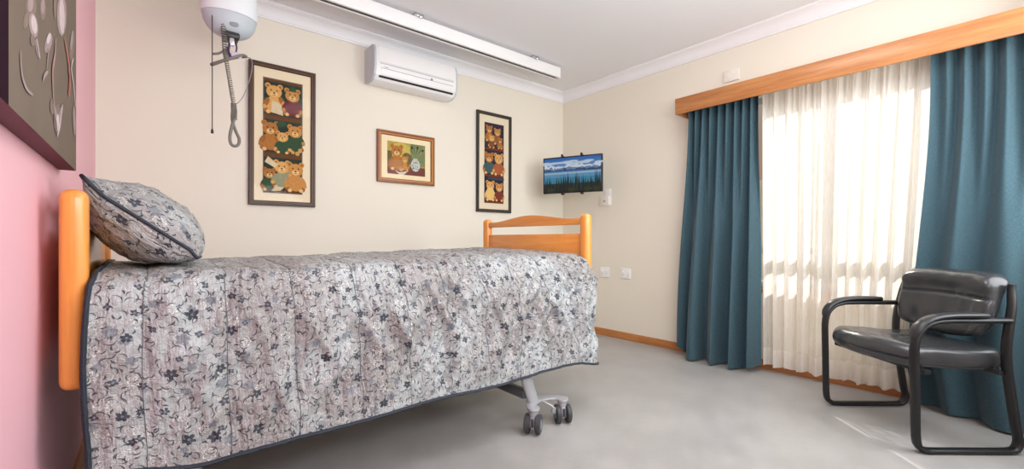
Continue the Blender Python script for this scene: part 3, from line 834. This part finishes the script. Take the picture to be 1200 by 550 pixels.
for xb, dirx in ((1.592, 1), (.14, -1)):
    for yy, sy in ((1.625, -1), (2.755, 1)):
        # curved yoke between the two castors
        yk = MB()
        pts = [bp_(xb - .105, yy + .005 * sy, .121), bp_(xb - .088, yy - .040 * sy, .124), bp_(xb - .03, yy - .066 * sy, .126),
               bp_(xb + .04, yy - .062 * sy, .126), bp_(xb + .085, yy - .035 * sy, .124), bp_(xb + .105, yy + .005 * sy, .121)]
        yk.tube(spline(pts, 6), .030, .0075, 14, (0, 0, 1))
        for s in (-1, 1): yk.lathe([(.031, 0), (.033, .004), (.031, .013), (.012, .016)], Matrix.Translation(bp_(xb + s * .103, yy, .113)), 20)
        yoke = yk.build('castor_yoke', M['bedmetal'], bed)
        for s in (-1, 1): caster_bm(xb + s * .103, yy, R(48 + 12 * s)).build('castor', None, yoke)
        if sy < 0:
            br = MB(); br.tube(spline([bp_(xb + .005, yy + .045, .118), bp_(xb + .03, yy + .01, .10), bp_(xb + .04, yy, .085)], 5), .006)
            br.lathe([(.011, -.006), (.017, -.006), (.017, .006), (.011, .006)], Matrix.Translation(bp_(xb + .042, yy, .075)) @ Matrix.Rotation(PI / 2, 4, 'X'), 16)
            br.build('brake_pedal', M['bedmetal'], yoke)
        lg = MB()
        ly = yy - (.050 if dirx > 0 else .085) * sy
        lg.tube([bp_(xb - (.055 if dirx > 0 else .03), ly, .118), bp_(xb - (.215 if dirx > 0 else .06), ly - .035 * sy, .625)], .033, .020, 16, (0, 1, 0))
        lg.build('leg', M['bedmetal'], bed)
    xk = xb - (.095 if dirx > 0 else .03)
    cb = MB(); cb.box(bp_(xk - .02, 1.69, .150), bp_(xk + .02, 2.69, .195), .005); cb.build('cross_bar', M['beddark'], bed)
    cb = MB(); cb.box(bp_(xb - .23, 2.05, .54), bp_(xb + .05, 2.33, .60), .01); cb.build('lift_actuator', M['dark'], bed)

mt = MB(); mt.rbox((2.03, .88, .145), .05, 12, lambda q: Vector((.91 + q.x, 2.19 + q.y, .763 + q.z)))
tag(mt.build('mattress', M['mattress']), 'dark vinyl mattress under the floral bedspread', 'mattress')

# ------------------------------------------------------------------ bedspread
SEAMS = [-.0, .2, .395, .61, .80, .985, 1.18, 1.37, 1.57, 1.77, 1.95]
def hem_near(X): 
    z = .29 - .045 * smooth01(1.7, 2.0, X) + .045 * smooth01(.15, -.1, X) * .9
    return z + .004 * math.sin(X * 9) - .012 * smooth01(.45, .1, X) * smooth01(-.15, .1, X)
def ztop(X, Y):
    k = (Y - 2.19) / .5
    z = .866 + .026 * X / 2 + .010 * (1 - k * k) * 1.0 + .012 * k * smooth01(.6, 2, X)
    return z + .007 * (noise.noise((X * 4, Y * 3, 3.1)))
FW, RC = .455, .08
PULLS = []
_r = random.Random(11)
for k_ in range(26):
    PULLS.append((-.08 + 2.0 * (k_ + _r.random()) / 26, _r.uniform(.10, .75), _r.uniform(.014, .030), _r.uniform(.008, .017), _r.uniform(.02, .2), _r.uniform(.3, .62)))
def pulls(X, drop):
    o = 0.0
    for x0, sl, wd, am, d0, d1 in PULLS:
        if drop < d0 or drop > d1: continue
        e = (X - x0 - sl * drop) / wd
        if abs(e) < 3: o += am * math.exp(-e * e) * math.sin(PI * (drop - d0) / (d1 - d0)) ** .7
    return o
def spread(u, v):
    """u along the bed 0..1, v across: 0 near hem .. 1 far hem"""
    near = v < .5
    t = abs(v - .5) * 2
    side = -1 if near else 1
    X0 = -.118 + u * (1.94 + .118)
    zt_e = ztop(X0, 2.19 + side * .5)
    hem = hem_near(X0) if near else .30
    drop_len = zt_e - RC - hem
    Ltot = FW + RC * PI / 2 + drop_len
    s = t * Ltot
    if s < FW:
        y = s; z = ztop(X0, 2.19 + side * s); drop = 0.0; nrm = (0, 1)
    elif s < FW + RC * PI / 2:
        a = (s - FW) / RC
        y = FW + RC * math.sin(a); z = zt_e - RC * (1 - math.cos(a)); drop = RC * (1 - math.cos(a)); nrm = (math.sin(a), math.cos(a))
    else:
        d = s - FW - RC * PI / 2
        y = FW + RC; z = zt_e - RC - d; drop = RC + d; nrm = (1, 0)
    dn = max(0, drop - RC) / .5
    # ends: stop between the boards on top, spread past the post lower down
    Xmax = lerp(1.942, 2.026, smooth01(.02, .20, drop))
    Xmin = -.114 - .012 * math.sin(PI * min(1, drop / .5)) - .006 * (drop > .02)
    X = Xmin + u * (Xmax - Xmin)
    q = X
    # quilting grooves and puffs
    ds = min(abs(q - sx) for sx in SEAMS)
    puff = .010 * (min(1.0, ds / .045)) ** .6 - .010
    # diagonal pull wrinkles, stronger on the side
    sgn = s
    w1 = noise.noise((X * 15 + s * 9, s * 3.4 - X * 2.0, .7))
    w2 = noise.noise((X * 27 - s * 7, s * 8 + X * 3, 4.2))
    w3 = noise.noise((X * 5.5 + s * 1.5, s * 1.0, 9.4))
    ridge = 1 - abs(w1) * 2.2
    amp = .35 + .65 * smooth01(0, .18, drop)
    w4 = noise.noise((X * 22 + s * 16, s * 5 - X * 3, 2.7))
    foot = .55 + .45 * smooth01(.5, 1.1, X)
    off = puff + amp * foot * (.021 * ridge + .009 * w2 + .016 * w3 * (0.4 + dn) + .016 * (max(0, .55 - abs(w4) * 2.4)))
    off += pulls(X, drop)
    off += .003 * noise.noise((X * 60, s * 40, 1.0)) * amp
    off *= 1 - .75 * smooth01(.10, .0, Ltot - s)
    off += .028 * dn * dn
    if near: off = max(off, -.012)
    Y = 2.19 + side * (y + nrm[0] * off)
    Z = z + nrm[1] * off
    # the foot end of the side turns in behind the post
    if u > .965 and drop > .1:
        k = (u - .965) / .035 * smooth01(.1, .22, drop)
        Y -= side * (.040 * k * k); 
    return Vector((X, Y, Z))
def spread_uv(u, v):
    return (u * 2.1, (v - .5) * 2 * 1.12 + 5)
sb = MB()
gv = sb.grid(300, 230, spread, spread_uv)
near_edge = [gv[i][0].co.copy() for i in range(0, 301, 3)]
far_edge = [gv[i][230].co.copy() for i in range(0, 301, 3)]
head_edge = [gv[0][j].co.copy() for j in range(0, 231, 3)]
bs = sb.build('bedspread', M['floral'], None, sharp=180)
tag(bs, 'silver grey floral quilted bedspread with navy binding, draped over the bed', 'bedspread')
q = MB()
q.tube(near_edge, .006, .011, 8, (0, 1, 0)); q.tube(far_edge, .006, .011, 8, (0, 1, 0)); q.tube(head_edge, .011, .007, 8, (1, 0, 0))
q.build('binding', M['navy'], bs, sharp=60)
q = MB()
for sx_ in SEAMS[:-1]:
    uu = (sx_ + .118) / 2.09
    q.tube([spread(uu, j / 230) + Vector((0, -.0008, .0004)) for j in range(0, 116, 1)], .0012, None, 5)
q.build('quilting_seam', plain('seam_thread', rgb(100, 102, 106), .7), bs, sharp=180)

# ------------------------------------------------------------------ pillow
PA_, PB_ = Vector((-.118, 0, 1.110)), Vector((.128, 0, .918))     # upper and lower seam edge (x, z)
pc = (PA_ + PB_) / 2
inc = (PB_ - PA_).normalized(); pn = Vector((-inc.z, 0, inc.x)); pn = pn if pn.z > 0 else -pn
HB, HA = .178, .315
def pil(a, b_, side):
    """a across the bed (-1 near), b down the slope, side +1 front face"""
    ea, eb = 1 - .05 * (1 - b_ * b_) , 1 - .06 * (1 - a * a)
    th = (max(0, 1 - abs(a) ** 3.0) * max(0, 1 - abs(b_) ** 2.6)) ** .5
    T_ = (.120 if side > 0 else .125)
    wr = .008 * noise.noise((a * 4, b_ * 4, side * 3.0)) * (th > 0) + .007 * noise.noise((a * 9 + b_ * 3, b_ * 8, 5 + side)) * min(1, th * 2)
    p = pc + inc * (b_ * HB * eb) + Vector((0, 2.115 + a * HA * ea, 0)) + pn * (side * (T_ * th) + wr * (1 if th > .02 else 0))
    cr = max(0, abs(a) - .8) / .2 * max(0, -b_ - .75) / .25
    p += Vector((-.012, 0, .030)) * cr
    cr2 = max(0, abs(a) - .8) / .2 * max(0, b_ - .75) / .25
    p += Vector((-.016, 0, 0)) * cr2
    p.z = max(p.z, .888 if p.x > -.1 else p.z)
    return p
q = MB()
def ease(t): return math.sin((t - .5) * PI)
for side in (1, -1):
    q.grid(44, 36, lambda u, v: pil(ease(u), ease(v), side), lambda u, v: ((u * .62 + (3.3 if side > 0 else 7.7)), v * .42 + 2))
bmesh.ops.remove_doubles(q.bm, verts=q.bm.verts, dist=.0008)
pw = q.build('pillow', M['floral'], None, sharp=180)
tag(pw, 'plump silver floral pillow with navy piping, leaning on the headboard', 'pillow')
edge = []
for k in range(30): edge.append(pil(-1, -1 + 2 * k / 30, 1))
for k in range(30): edge.append(pil(-1 + 2 * k / 30, 1, 1))
for k in range(30): edge.append(pil(1, 1 - 2 * k / 30, 1))
for k in range(30): edge.append(pil(1 - 2 * k / 30, -1, 1))
q = MB(); q.tube(edge, .0058, None, 8, closed=True); q.build('piping', M['navy'], pw, sharp=180)

# ------------------------------------------------------------------ television
tvL, tvR = Vector((2.992, 3.125, 0)), Vector((3.224, 2.581, 0))
tc_ = (tvL + tvR) / 2; tvW = (tvR - tvL).length
ang = math.atan2((tvR - tvL).y, (tvR - tvL).x)
tv = empty('television', (tc_.x, tc_.y, 1.413), 'flat screen television showing a mountain lake, on a wall bracket in the corner', 'television', ang)
tH, hw = .350, tvW / 2
q = MB(); q.box((-hw, 0, 0), (hw, .028, tH), .005); q.box((-hw * .7, .028, .05), (hw * .7, .052, tH - .05), .012); q.build('casing', M['black'], tv)
q = MB()
sw, sh_ = 2 * hw - .026, tH - .028
F = Flat(q, lambda a, b_, d_: (-sw / 2 + a, -.0006 - d_, .015 + b_), .00005)
for k in range(6):
    t = k / 5
    F.rect(0, sh_ * (.55 + .075 * k), sw, sh_ * (.55 + .075 * (k + 1)), glow(int(lerp(150, 52, t)), int(lerp(190, 116, t)), int(lerp(222, 190, t))))
for k in range(16):
    F.ell(sw * random.random(), sh_ * (.80 + .10 * random.random()), sw * .09, sh_ * .03, glow(206, 222, 238))
def ridge(y0, amp, seed, m, n=36):
    pts = [(0, sh_ * .5)] + [(sw * k / n, y0 + amp * abs(noise.noise((k * .33, seed, 0))) + amp * .4 * noise.noise((k * .9, seed + 3, 0))) for k in range(n + 1)] + [(sw, sh_ * .5)]
    F.poly(pts, m)
ridge(sh_ * .74, sh_ * .16, 1.3, glow(222, 232, 242)); ridge(sh_ * .68, sh_ * .14, 4.1, glow(112, 142, 186)); ridge(sh_ * .63, sh_ * .10, 7.7, glow(58, 84, 132))
F.rect(0, sh_ * .40, sw, sh_ * .60, glow(98, 158, 196)); F.rect(0, sh_ * .52, sw, sh_ * .565, glow(168, 200, 220))
F.rect(0, sh_ * .22, sw, sh_ * .42, glow(60, 146, 178)); F.rect(0, 0, sw, sh_ * .24, glow(30, 66, 66)); F.rect(sw * .70, sh_ * .60, sw, sh_ * .63, glow(40, 62, 84))
for k in range(46):
    x = sw * (k + random.random()) / 46; h_ = sh_ * (.20 + .22 * random.random() + (.14 if .3 < x / sw < .72 or x / sw > .9 else 0)); wd = sw * (.014 + .012 * random.random())
    x = max(wd, min(sw - wd, x))
    F.poly([(x - wd, 0), (x + wd, 0), (x + wd * .5, h_ * .5), (x + wd * .6, h_ * .5), (x, h_ + .02), (x - wd * .6, h_ * .5), (x - wd * .5, h_ * .5)], glow(18, 34, 34) if k % 3 else glow(36, 54, 38))
for x in (.12, .5, .78, .93): F.ell(sw * x, sh_ * .05, sw * .07, sh_ * .07, glow(44, 62, 34))
q.build('screen', None, tv, keep=True)
for sx_ in (-.33, .30):
    for z_, sg in ((tH, 1), (0, -1)):
        q = MB(); q.box((sx_ * 2 * hw * .52 - .008, -.004, z_ - .003 if sg > 0 else z_ - .016), (sx_ * 2 * hw * .52 + .008, .05, z_ + .016 if sg > 0 else z_ + .003), .003)
        q.lathe([(.008, 0), (.010, .005), (.008, .01)], Matrix.Translation((sx_ * 2 * hw * .52, .004, z_ + sg * .014)), 12)
        q.build('mounting_clip', M['black'], tv)
# arm back to the right wall, in the television's own axes
inv = (Matrix.Translation((tc_.x, tc_.y, 1.413)) @ Matrix.Rotation(ang, 4, 'Z')).inverted()
wp = inv @ Vector((XR - .02, tc_.y + .12, 1.588))
q = MB(); q.tube([(0, .05, .175), (0.0, .12, .175), wp], .018, .025, 10)
q.box((-.10, .045, .08), (.10, .062, .27), .004)
for x_ in (-.33 * 2 * hw * .52, .30 * 2 * hw * .52): q.box((x_ - .009, .05, -.006), (x_ + .009, .060, tH + .006), .003)
q.box((-.18, .055, .165), (.18, .068, .185), .003)
Mw = inv @ Matrix.Translation((XR - .001, tc_.y + .12, 1.588))
q.box((-.022, -.05, -.10), (0, .05, .10), .004, 2, Matrix.LocRotScale(Mw.to_translation(), Mw.to_quaternion(), None))
q.build('wall_bracket', M['black'], tv)

# ------------------------------------------------------------------ wall plates on the right wall
def power_point(y, z, label, w_=.116, h_=.078, group='white double power points low on the right wall'):
    o = empty('power_point', (XR, y, z), label, 'power point', 0, group)
    q = MB(); q.box((-.010, -w_ / 2, -h_ / 2), (0, w_ / 2, h_ / 2), .003); q.build('plate', M['white'], o)
    for s in (-1, 1):
        q = MB(); q.box((-.0145, s * .03 - .009, .008), (-.008, s * .03 + .009, .026), .002); q.build('switch', M['white'], o)
        q = MB().mat(M['dark'])
        for a, dy, dz in ((.5, -.008, -.008), (-.5, .008, -.008), (0, 0, -.022)):
            q.box((-.0104, -.0011, -.004), (-.009, .0011, .004), 0, 1, Matrix.Translation((0, s * .03 + dy, dz)) @ Matrix.Rotation(a, 4, 'X'))
        q.build('socket_slots', None, o)
    return o
power_point(2.816, .638, 'white power point low on the wall, the one nearest the footboard', .112, .100)
power_point(2.564, .638, 'white power point low on the wall, the one nearer the curtain', .112, .100)
o = empty('antenna_outlet', (XR, 2.80, 1.36), 'white antenna outlet on the wall just right of the television', 'wall outlet')
q = MB(); q.box((-.008, -.062, -.055), (0, .012, .115), .003); q.build('plate', M['white'], o)
q = MB(); q.box((-.030, -.052, -.050), (-.0082, .055, .045), .004); q.build('outlet_box', M['offwhite'], o)
q = MB(); q.lathe([(.009, 0), (.009, .004), (.005, .005), (.004, .012)], Matrix.Translation((-.030, -.002, -.008)) @ Matrix.Rotation(-PI / 2, 4, 'Y'), 14); q.build('coaxial_socket', M['mgrey'], o)
o = empty('wall_plate', (XR, 1.567, 2.264), 'small blank white wall plate above the curtain pelmet', 'wall plate')
q = MB(); q.box((-.014, -.060, -.046), (0, .060, .046), .003); q.build('plate', M['offwhite'], o)
q = MB()
for s in (-1, 1):
    q = MB(); q.lathe([(.005, 0), (.005, .002), (.003, .003)], Matrix.Translation((-.0145, s * .025, .0)) @ Matrix.Rotation(-PI / 2, 4, 'Y'), 10); q.build('screw_cap', M['white'], o)

# ------------------------------------------------------------------ pelmet and curtains
pe = empty('curtain_pelmet', (XR, .75, 1.98), 'long wooden curtain pelmet box across the top of the window', 'pelmet')
def pp(x, y, z): return (x - XR, y - .75, z - 1.98)
PX = 3.30
q = MB(); q.box(pp(PX, -.45, 1.980), pp(PX + .018, 1.903, 2.1075), .002); q.build('front_board', M['pelmet'], pe)
q = MB(); q.box(pp(PX + .018, 1.885, 1.980), pp(XR - .0005, 1.903, 2.1075), .002); q.build('end_board', M['pelmet'], pe)
q = MB(); q.box(pp(PX + .018, -.45, 2.090), pp(XR - .0005, 1.885, 2.1070), .002); q.build('top_board', M['pelmet'], pe)
q = MB(); q.box(pp(3.40, -.44, 2.055), pp(3.425, 1.88, 2.075), .003); q.build('curtain_rail', M['white'], pe)

def drape(name, m, Yf, Xf, z0f, z1, nu, nv, width):
    q = MB()
    q.grid(nu, nv, lambda s, t: Vector((Xf(s, t), Yf(s, t), lerp(z0f(s), z1, t))), lambda s, t: (s * width, t * 2.0))
    return q
def fold(s, t, nt, nb, ph):
    top = math.sin(2 * PI * (nt * s + ph) + .6 * math.sin(7 * s))
    bot = math.sin(2 * PI * (nb * s + ph * .7) + 1.1 * math.sin(5.1 * s + 1))
    k = smooth01(1.0, .35, t)
    return lerp(top, bot, k)
# left curtain: s=0 at the wall side (far), s=1 at the opening
def lY(s, t):
    e = lerp(1.93, 1.832, smooth01(0, 1, t))
    return lerp(e, 1.30, s) + .012 * math.cos(2 * PI * 5 * s + 1.2) * (1 - t)
def lX(s, t):
    base = lerp(3.365, 3.405, t)
    A = lerp(.070, .032, t)
    x = base - A * fold(s, t, 9, 4.6, .1)
    x += .085 * (1 - t) ** 1.3 * (smooth01(.12, 0, s)) + .025 * smooth01(.88, 1, s) * (1 - t)
    return max(x + .006 * noise.noise((s * 9, t * 2, .3)), 3.322 if t > .93 else 0)
cl = drape('curtain', M['teal'], lY, lX, lambda s: .012 + .07 * smooth01(.10, 0, s) + .035 * smooth01(.8, 1, s), 2.06, 260, 60, 1.1)
tag(cl.build('curtain', M['teal'], None, sharp=180), 'teal curtain drawn to the left end of the window', 'curtain', 'teal curtains')
def rY(s, t):
    edge = lerp(.50, .400, smooth01(0, .9, t)) if t > .12 else lerp(.46, .50, t / .12)
    return lerp(edge, -.42, s) + .010 * math.cos(2 * PI * 6 * s) * (1 - t)
def rX(s, t):
    base = lerp(lerp(3.44, 3.30, smooth01(0.02, .45, s)), 3.405, t ** .8)
    A = lerp(.045, .032, t)
    x = base - A * fold(s, t, 11, 5.2, .32) * (.45 + .55 * smooth01(0, .2, s))
    return max(x + .006 * noise.noise((s * 11, t * 2, 8.3)), 3.322 if t > .93 else 0)
cr_ = drape('curtain', M['teal'], rY, rX, lambda s: .012, 2.06, 300, 60, 1.5)
tag(cr_.build('curtain', M['teal'], None, sharp=180), 'teal curtain drawn to the right end of the window, behind the armchair', 'curtain', 'teal curtains')
# sheer between and behind them
def sY(s, t): return lerp(1.307, lerp(.47, .35, t), s) + .006 * math.sin(2 * PI * 12 * s + 2 * t) * smooth01(0, .1, s)
def sX(s, t):
    base = lerp(3.485, 3.475, t)
    top = smooth01(.72, 1, t)
    x = base - .024 * math.sin(2 * PI * 11 * s + 1.3 * math.sin(9 * s) + .4 * t) * lerp(1, .45, top)
    x -= .008 * math.sin(2 * PI * 23 * s + 2 * math.sin(6 * s)) + .006 * math.sin(2 * PI * 44 * s + 2 * math.sin(4 * s)) * top
    return x
sh2 = drape('sheer_curtain', M['sheer'], sY, sX, lambda s: .05 + .006 * math.sin(2 * PI * 7 * s), 2.06, 420, 24, 1.0)
tag(sh2.build('sheer_curtain', M['sheer'], None, sharp=180), 'translucent cream sheer curtain hanging in front of the bright window', 'curtain')

# ------------------------------------------------------------------ armchair
ch = empty('armchair', (3.042, .4325, 0), 'black padded armchair with sled legs in front of the curtains', 'chair', R(49.5))
side_path = [(-.214, .762), (-.210, .73), (-.198, .66), (-.178, .56), (-.168, .46), (-.175, .36), (-.192, .24), (-.212, .11), (-.222, .06), (-.212, .026), (-.185, .013), (-.10, .011), (.05, .011), (.165, .011),
             (.200, .016), (.226, .036), (.234, .075), (.236, .16), (.238, .30), (.240, .40), (.240, .48), (.228, .535), (.195, .575), (.150, .594), (.09, .600), (-.06, .600), (-.178, .600)]
for sx_ in (-.29, .29):
    pts = spline([(sx_ * lerp(1, .94, smooth01(.62, .74, z)), y, z) for y, z in side_path], 5)
    q = MB(); q.tube(pts, .013, [lerp(.014, .023, min(1, i / 18)) for i in range(len(pts))], 14, (1, 0, 0)); fr_ = q.build('sled_leg_frame', M['frame_black'], ch, sharp=50)
    q = MB()
    ap = [(.242, .520), (.236, .548), (.215, .580), (.180, .604), (.13, .618), (.06, .624), (-.03, .624), (-.085, .620)]
    pts = spline([(sx_, y, z) for y, z in ap], 5); n_ = len(pts)
    q.tube(pts, [.0285 * min(1, (.45 + 3.5 * i / n_), (.5 + 3 * (n_ - 1 - i) / n_)) for i in range(n_)], [.013] * n_, 16, (1, 0, 0) if False else (0, 0, 1))
    q.build('arm_pad', M['armpad'], ch, sharp=50)
q = MB()
q.box((-.29, -.165, .352), (.29, -.135, .372), .004); q.box((-.285, .16, .352), (.285, .19, .372), .004)
q.build('seat_support', M['frame_black'], ch)
def seatf(p_):
    x, y, z = p_
    k = (y + .22) / .46
    fx = x * (1 - .06 * (1 - k))
    y2 = y + .075 * (1 - (x / .27) ** 2) * smooth01(-.05, .2, y)
    z2 = .405 + z + .020 * smooth01(-.1, .2, y) - .030 * smooth01(.16, .27, y) * (1 if z > 0 else .2)
    if z > 0:
        z2 += .010 * (1 - (x / .27) ** 2) - .006 * math.exp(-(x / .012) ** 2) * smooth01(.2, -.05, y) - .005 * math.exp(-((y - .03 - .25 * abs(x)) / .010) ** 2) * smooth01(.25, .1, abs(x))
        z2 += .004 * noise.noise((x * 9, y * 9, 2))
    return Vector((fx, y2, z2))
q = MB(); q.rbox((.535, .44, .100), .042, 30, seatf); q.build('seat', M['leather'], ch, sharp=180)
def backf(p_):
    x, y, z = p_      # y thickness, z height
    t = (z + .155) / .31
    z2 = z
    if z < 0: z2 = z - .045 * (1 - (x / .27) ** 2) * smooth01(0, -.12, z)
    curve = -.035 * (1 - (x / .27) ** 2)
    y2 = y * (1 + .35 * smooth01(0, .12, z)) + curve - .085 * (t - .5)
    if y > 0:
        y2 += -.010 * math.exp(-((z - .02 + .01 * (x / .27) ** 2) / .007) ** 2) * smooth01(.26, .2, abs(x)) + .010 * smooth01(.03, .1, z) + .004 * noise.noise((x * 8, z * 10, 6)) + .004 * noise.noise((x * 22, z * 14, 1))
    z2 -= .030 * abs(x / .245) ** 5 * smooth01(.02, .14, z)
    wx = 1.02 - .035 * t - .10 * smooth01(.0, -.14, z) ** 2
    return Vector((x * wx - .008, -.160 + y2, .672 + z2))
q = MB(); q.rbox((.490, .085, .285), .042, 30, backf); q.build('backrest', M['leather'], ch, sharp=180)

# ------------------------------------------------------------------ light
def area(name, loc, target, sx, sy, power, col=(1, 1, 1)):
    l = bpy.data.lights.new(name, 'AREA'); l.shape = 'RECTANGLE'; l.size = sx; l.size_y = sy; l.energy = power; l.color = col
    o = bpy.data.objects.new(name, l); C.objects.link(o); o.location = loc
    o.rotation_euler = (Vector(target) - Vector(loc)).to_track_quat('-Z', 'Y').to_euler()
    return o
sun = bpy.data.lights.new('sun_lamp', 'SUN'); sun.energy = 4.6; sun.angle = R(.6); sun.color = (1, .97, .92)
so = bpy.data.objects.new('sun_lamp', sun); C.objects.link(so)
so.rotation_euler = Vector((-.69, -.72, -.64)).to_track_quat('-Z', 'Y').to_euler()
area('window_fill', (XR + 1.3, .80, 2.75), (XR - 1.5, 1.0, .2), 2.4, 1.0, 30, (1, .99, .97))  # added lamp outside, boosting the daylight through the sheer
area('front_fill', (2.5, -.50, 1.55), (.9, 3.0, 1.0), 1.8, 1.5, 48, (.93, .965, 1))  # added fill near the front wall, out of view, no fixture there
area('ceiling_fill', (.95, -.35, 1.45), (1.5, 1.9, 2.57), 2.0, .5, 38, (.93, .965, 1))  # added fill aimed upward to brighten the ceiling, no such fitting
area('overhead_fill', (1.9, .9, ZC - .03), (1.9, .9, 0), 1.2, .8, 18, (.95, .975, 1))  # added downward fill, stands for no fixture in the room
W = bpy.data.worlds.new('world'); bpy.context.scene.world = W; W.use_nodes = True
nt = W.node_tree; bg = nt.nodes['Background']
sky = nt.nodes.new('ShaderNodeTexSky'); sky.sky_type = 'PREETHAM'; sky.turbidity = 6; sky.sun_direction = Vector((.69, .72, .64)).normalized()
nt.links.new(sky.outputs[0], bg.inputs[0]); bg.inputs[1].default_value = .24

# ------------------------------------------------------------------ camera
cam = bpy.data.cameras.new('camera'); co_ = bpy.data.objects.new('camera', cam); C.objects.link(co_)
cam.sensor_fit = 'HORIZONTAL'; cam.sensor_width = 36; cam.lens = 515.5 / 1200 * 36
cam.shift_y = 6.2 / 1200; cam.clip_start = .02
co_.location = (0, 0, .965); co_.rotation_euler = (PI / 2, 0, -R(39.7))
sc = bpy.context.scene
sc.camera = co_
sc.view_settings.view_transform = 'Standard'
sc.view_settings.look = 'None'
sc.view_settings.exposure = 0.25
sc.cycles.max_bounces = 10; sc.cycles.diffuse_bounces = 5; sc.cycles.transparent_max_bounces = 16
sc.cycles.use_denoising = True
